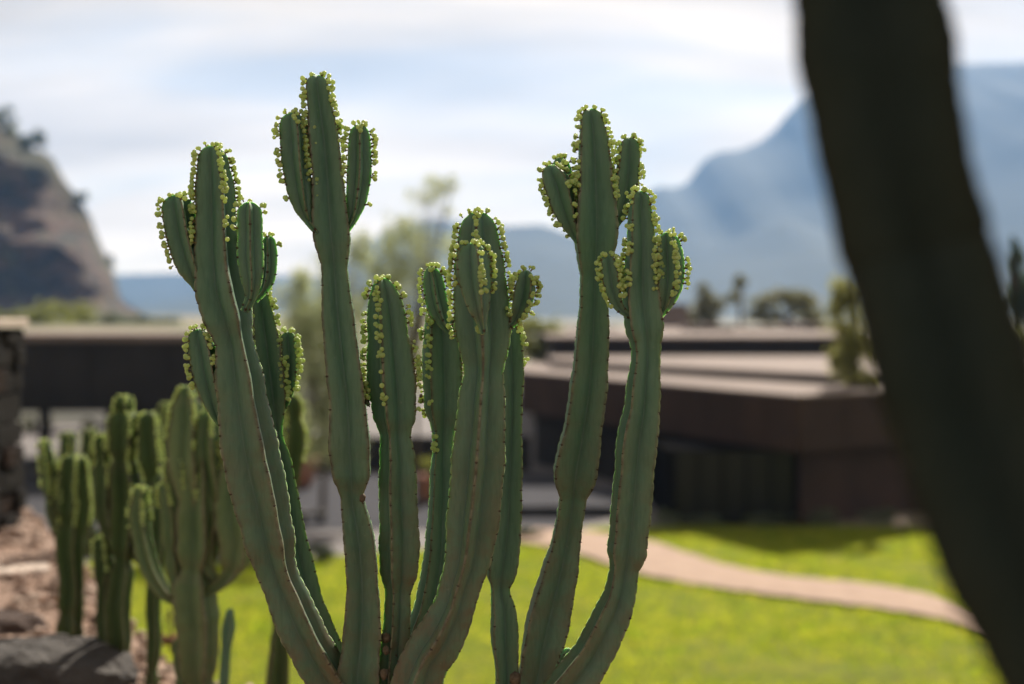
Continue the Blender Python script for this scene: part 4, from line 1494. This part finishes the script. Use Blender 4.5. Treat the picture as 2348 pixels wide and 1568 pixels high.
# ------------------------------------------------------------------ mountains
def ridge(name, prof, D, depth_f, depth_b, nz, seed, mat, step=25, label=None):
    """a ridge whose crest follows the profile; rises over depth_f metres and falls over depth_b behind"""
    pts = [at(x, y, D) for x, y in prof]
    X = np.array([p.x for p in pts])
    Zc = np.array([p.z for p in pts])
    xs = np.arange(X[0], X[-1], step)
    crest = np.maximum(np.interp(xs, X, Zc), 2)
    t = np.concatenate([np.linspace(-1, 0, 34), np.linspace(0, 1, 18)[1:]])
    T, XX = np.meshgrid(t, xs, indexing='ij')
    Y = D + np.where(T < 0, T * depth_f, T * depth_b)
    fall = np.where(T < 0, (1 + T) ** 1.15, (1 - T) ** 1.2)
    g = fbm(XX / (depth_f * .22) + seed, Y / (depth_f * .35), 5, seed)
    rib = 1 - np.abs(fbm(XX / (depth_f * .16) + seed * 2, Y / (depth_f * .9), 3, seed + 9))
    w = np.clip(np.abs(T) * 3, 0, 1)
    Z = crest[None, :] * fall * (1 + w * nz * (g * 0.6 + (rib - .5) * .7)) - 3
    Z += (1 - w) * fbm(XX / 60, Y / 60, 3, seed + 4) * nz * 14
    v = np.stack([XX.ravel(), Y.ravel(), Z.ravel()], 1)
    nx, ny = len(xs), len(t)
    i = (np.arange(ny - 1)[:, None] * nx + np.arange(nx - 1)[None, :]).ravel()
    f = np.stack([i, i + 1, i + nx + 1, i + nx], 1)
    return tag(link(name, np_mesh(name, v, f), mat, smooth=True), kind='structure')


ridge('mountain', [(700, 700), (1000, 640), (1200, 600), (1350, 540), (1470, 450), (1490, 434), (1515, 424), (1545, 430), (1575, 418), (1592, 392), (1615, 362), (1645, 346), (1700, 338), (1742, 322), (1775, 296), (1800, 262), (1830, 232),
                   (1900, 200), (2050, 160), (2200, 142), (2347, 140), (2550, 170), (2900, 300), (3300, 520), (3700, 700)], 3000, 1300, 600, .09, 1.3, M_MOUNT, 9)
ridge('foothill', [(1200, 715), (1450, 650), (1560, 590), (1680, 545), (1800, 495), (1880, 520), (2000, 560), (2200, 520), (2300, 470), (2420, 460), (2700, 540), (3000, 700)], 2300, 800, 700, .09, 4.1, M_MOUNT, 20)
ridge('ridge', [(640, 700), (760, 615), (830, 560), (880, 527), (940, 505), (1010, 497), (1080, 506), (1140, 515), (1240, 511), (1330, 540), (1450, 560), (1600, 600), (1800, 700)], 2500, 900, 600, .09, 7.7, M_MOUNT, 20)
ridge('far_ridge', [(-200, 640), (150, 615), (270, 624), (420, 627), (560, 616), (680, 628), (800, 640), (1000, 690)], 3250, 700, 350, .25, 5.2, M_MOUNT, 30)
ridge('near_ridge', [(200, 718), (330, 695), (450, 678), (560, 662), (680, 645), (760, 665), (900, 712)], 2600, 900, 500, .3, 2.9, M_MOUNT, 25)

# cliff on the left
CD = 420.0
prof = [(-1500, -150), (-900, -60), (-500, 60), (-200, 150), (-60, 230), (0, 268), (45, 318), (85, 335), (120, 352), (150, 405), (185, 455), (208, 492), (232, 560), (252, 610), (266, 650), (270, 690), (300, 712), (350, 728), (410, 745), (460, 752)]
pts = [at(x, y, CD + 38) for x, y in prof]
X = np.array([p.x for p in pts])
Zc = np.array([p.z for p in pts])
xs = np.arange(X[0], X[-1], 1.1)
crest = np.maximum(np.interp(xs, X, Zc), 0.2) + 1.6 * fbm(xs / 9, xs * 0, 4, 2)
hv = np.linspace(0, 1, 90)
HV, XX = np.meshgrid(hv, xs, indexing='ij')
ZZ = crest[None, :] * HV - 0.5
prot = 13 * fbm(XX / 26, ZZ / 17, 5, 3.3) + 4 * np.sin(ZZ / 5.5 + 1.5 * fbm(XX / 30, ZZ / 30, 2, 8))
YY = CD - 8 + 46 * HV ** 1.4 + prot * np.sin(np.clip(HV, 0, 1) * math.pi) ** .5 - 30 * (1 - HV) ** 3
back = np.linspace(0, 1, 14)[1:]
BV, BX = np.meshgrid(back, xs, indexing='ij')
BZ = crest[None, :] * (1 - 0.9 * BV ** 1.5) - 0.5
BY = CD + 38 + BV * 160
XX = XX - (YY - CD - 38) * 0.22
BX = BX - (BY - CD - 38) * 0.36
v = np.concatenate([np.stack([XX.ravel(), YY.ravel(), ZZ.ravel()], 1), np.stack([BX.ravel(), BY.ravel(), BZ.ravel()], 1)])
ny, nx = len(hv) + len(back), len(xs)
i = (np.arange(ny - 1)[:, None] * nx + np.arange(nx - 1)[None, :]).ravel()
f = np.stack([i, i + 1, i + nx + 1, i + nx], 1)
me = np_mesh('cliff', v, f)
a = me.attributes.new('top', 'FLOAT', 'POINT')
a.data.foreach_set('value', np.concatenate([(HV ** 2).ravel(), np.ones(BV.size)]).astype(np.float32))
tag(link('cliff', me, M_CLIFF, smooth=False), kind='structure')
for i, (px, py, rx, ry) in enumerate(((12, 266, 34, 26), (92, 322, 26, 22), (60, 322, 20, 16), (185, 450, 14, 12), (250, 592, 13, 16), (30, 300, 22, 16))):
    D = CD + 40
    b = at(px, py, D)
    tree('tree', ['spreading dark tree on the highest point of the cliff', 'rounded dark tree standing out on the cliff crest', 'low scrub tree in the dip of the cliff crest', 'small bush clinging high on the cliff edge', 'small bush clinging low on the cliff edge', 'olive bush on the cliff top slope'][i],
         'tree', (b.x, D), [cl(px, py, D, rx, ry, 700)], M_LEAF_DARK if i != 5 else M_LEAF_MID, 0.3, 110 + i, 0.55, gz=b.z - 6, group='trees on the cliff')

# ------------------------------------------------------------------ haze
mb = MB()
mb.box(-8000, 8000, -600, 3750, -4, 585)
hz = mb.build('haze', None)
m = bpy.data.materials.new('haze')
m.use_nodes = True
nt = m.node_tree
nt.nodes.clear()
o_ = nt.nodes.new('ShaderNodeOutputMaterial')
vv = nt.nodes.new('ShaderNodeVolumePrincipled')
vv.inputs['Color'].default_value = (0.22, 0.46, 0.92, 1)
vv.inputs['Density'].default_value = 0.00015
vv.inputs['Anisotropy'].default_value = 0.2
nt.links.new(vv.outputs[0], o_.inputs['Volume'])
hz.data.materials.append(m)
tag(hz, 'pale blue haze in the air before the mountains', 'haze', kind='stuff')
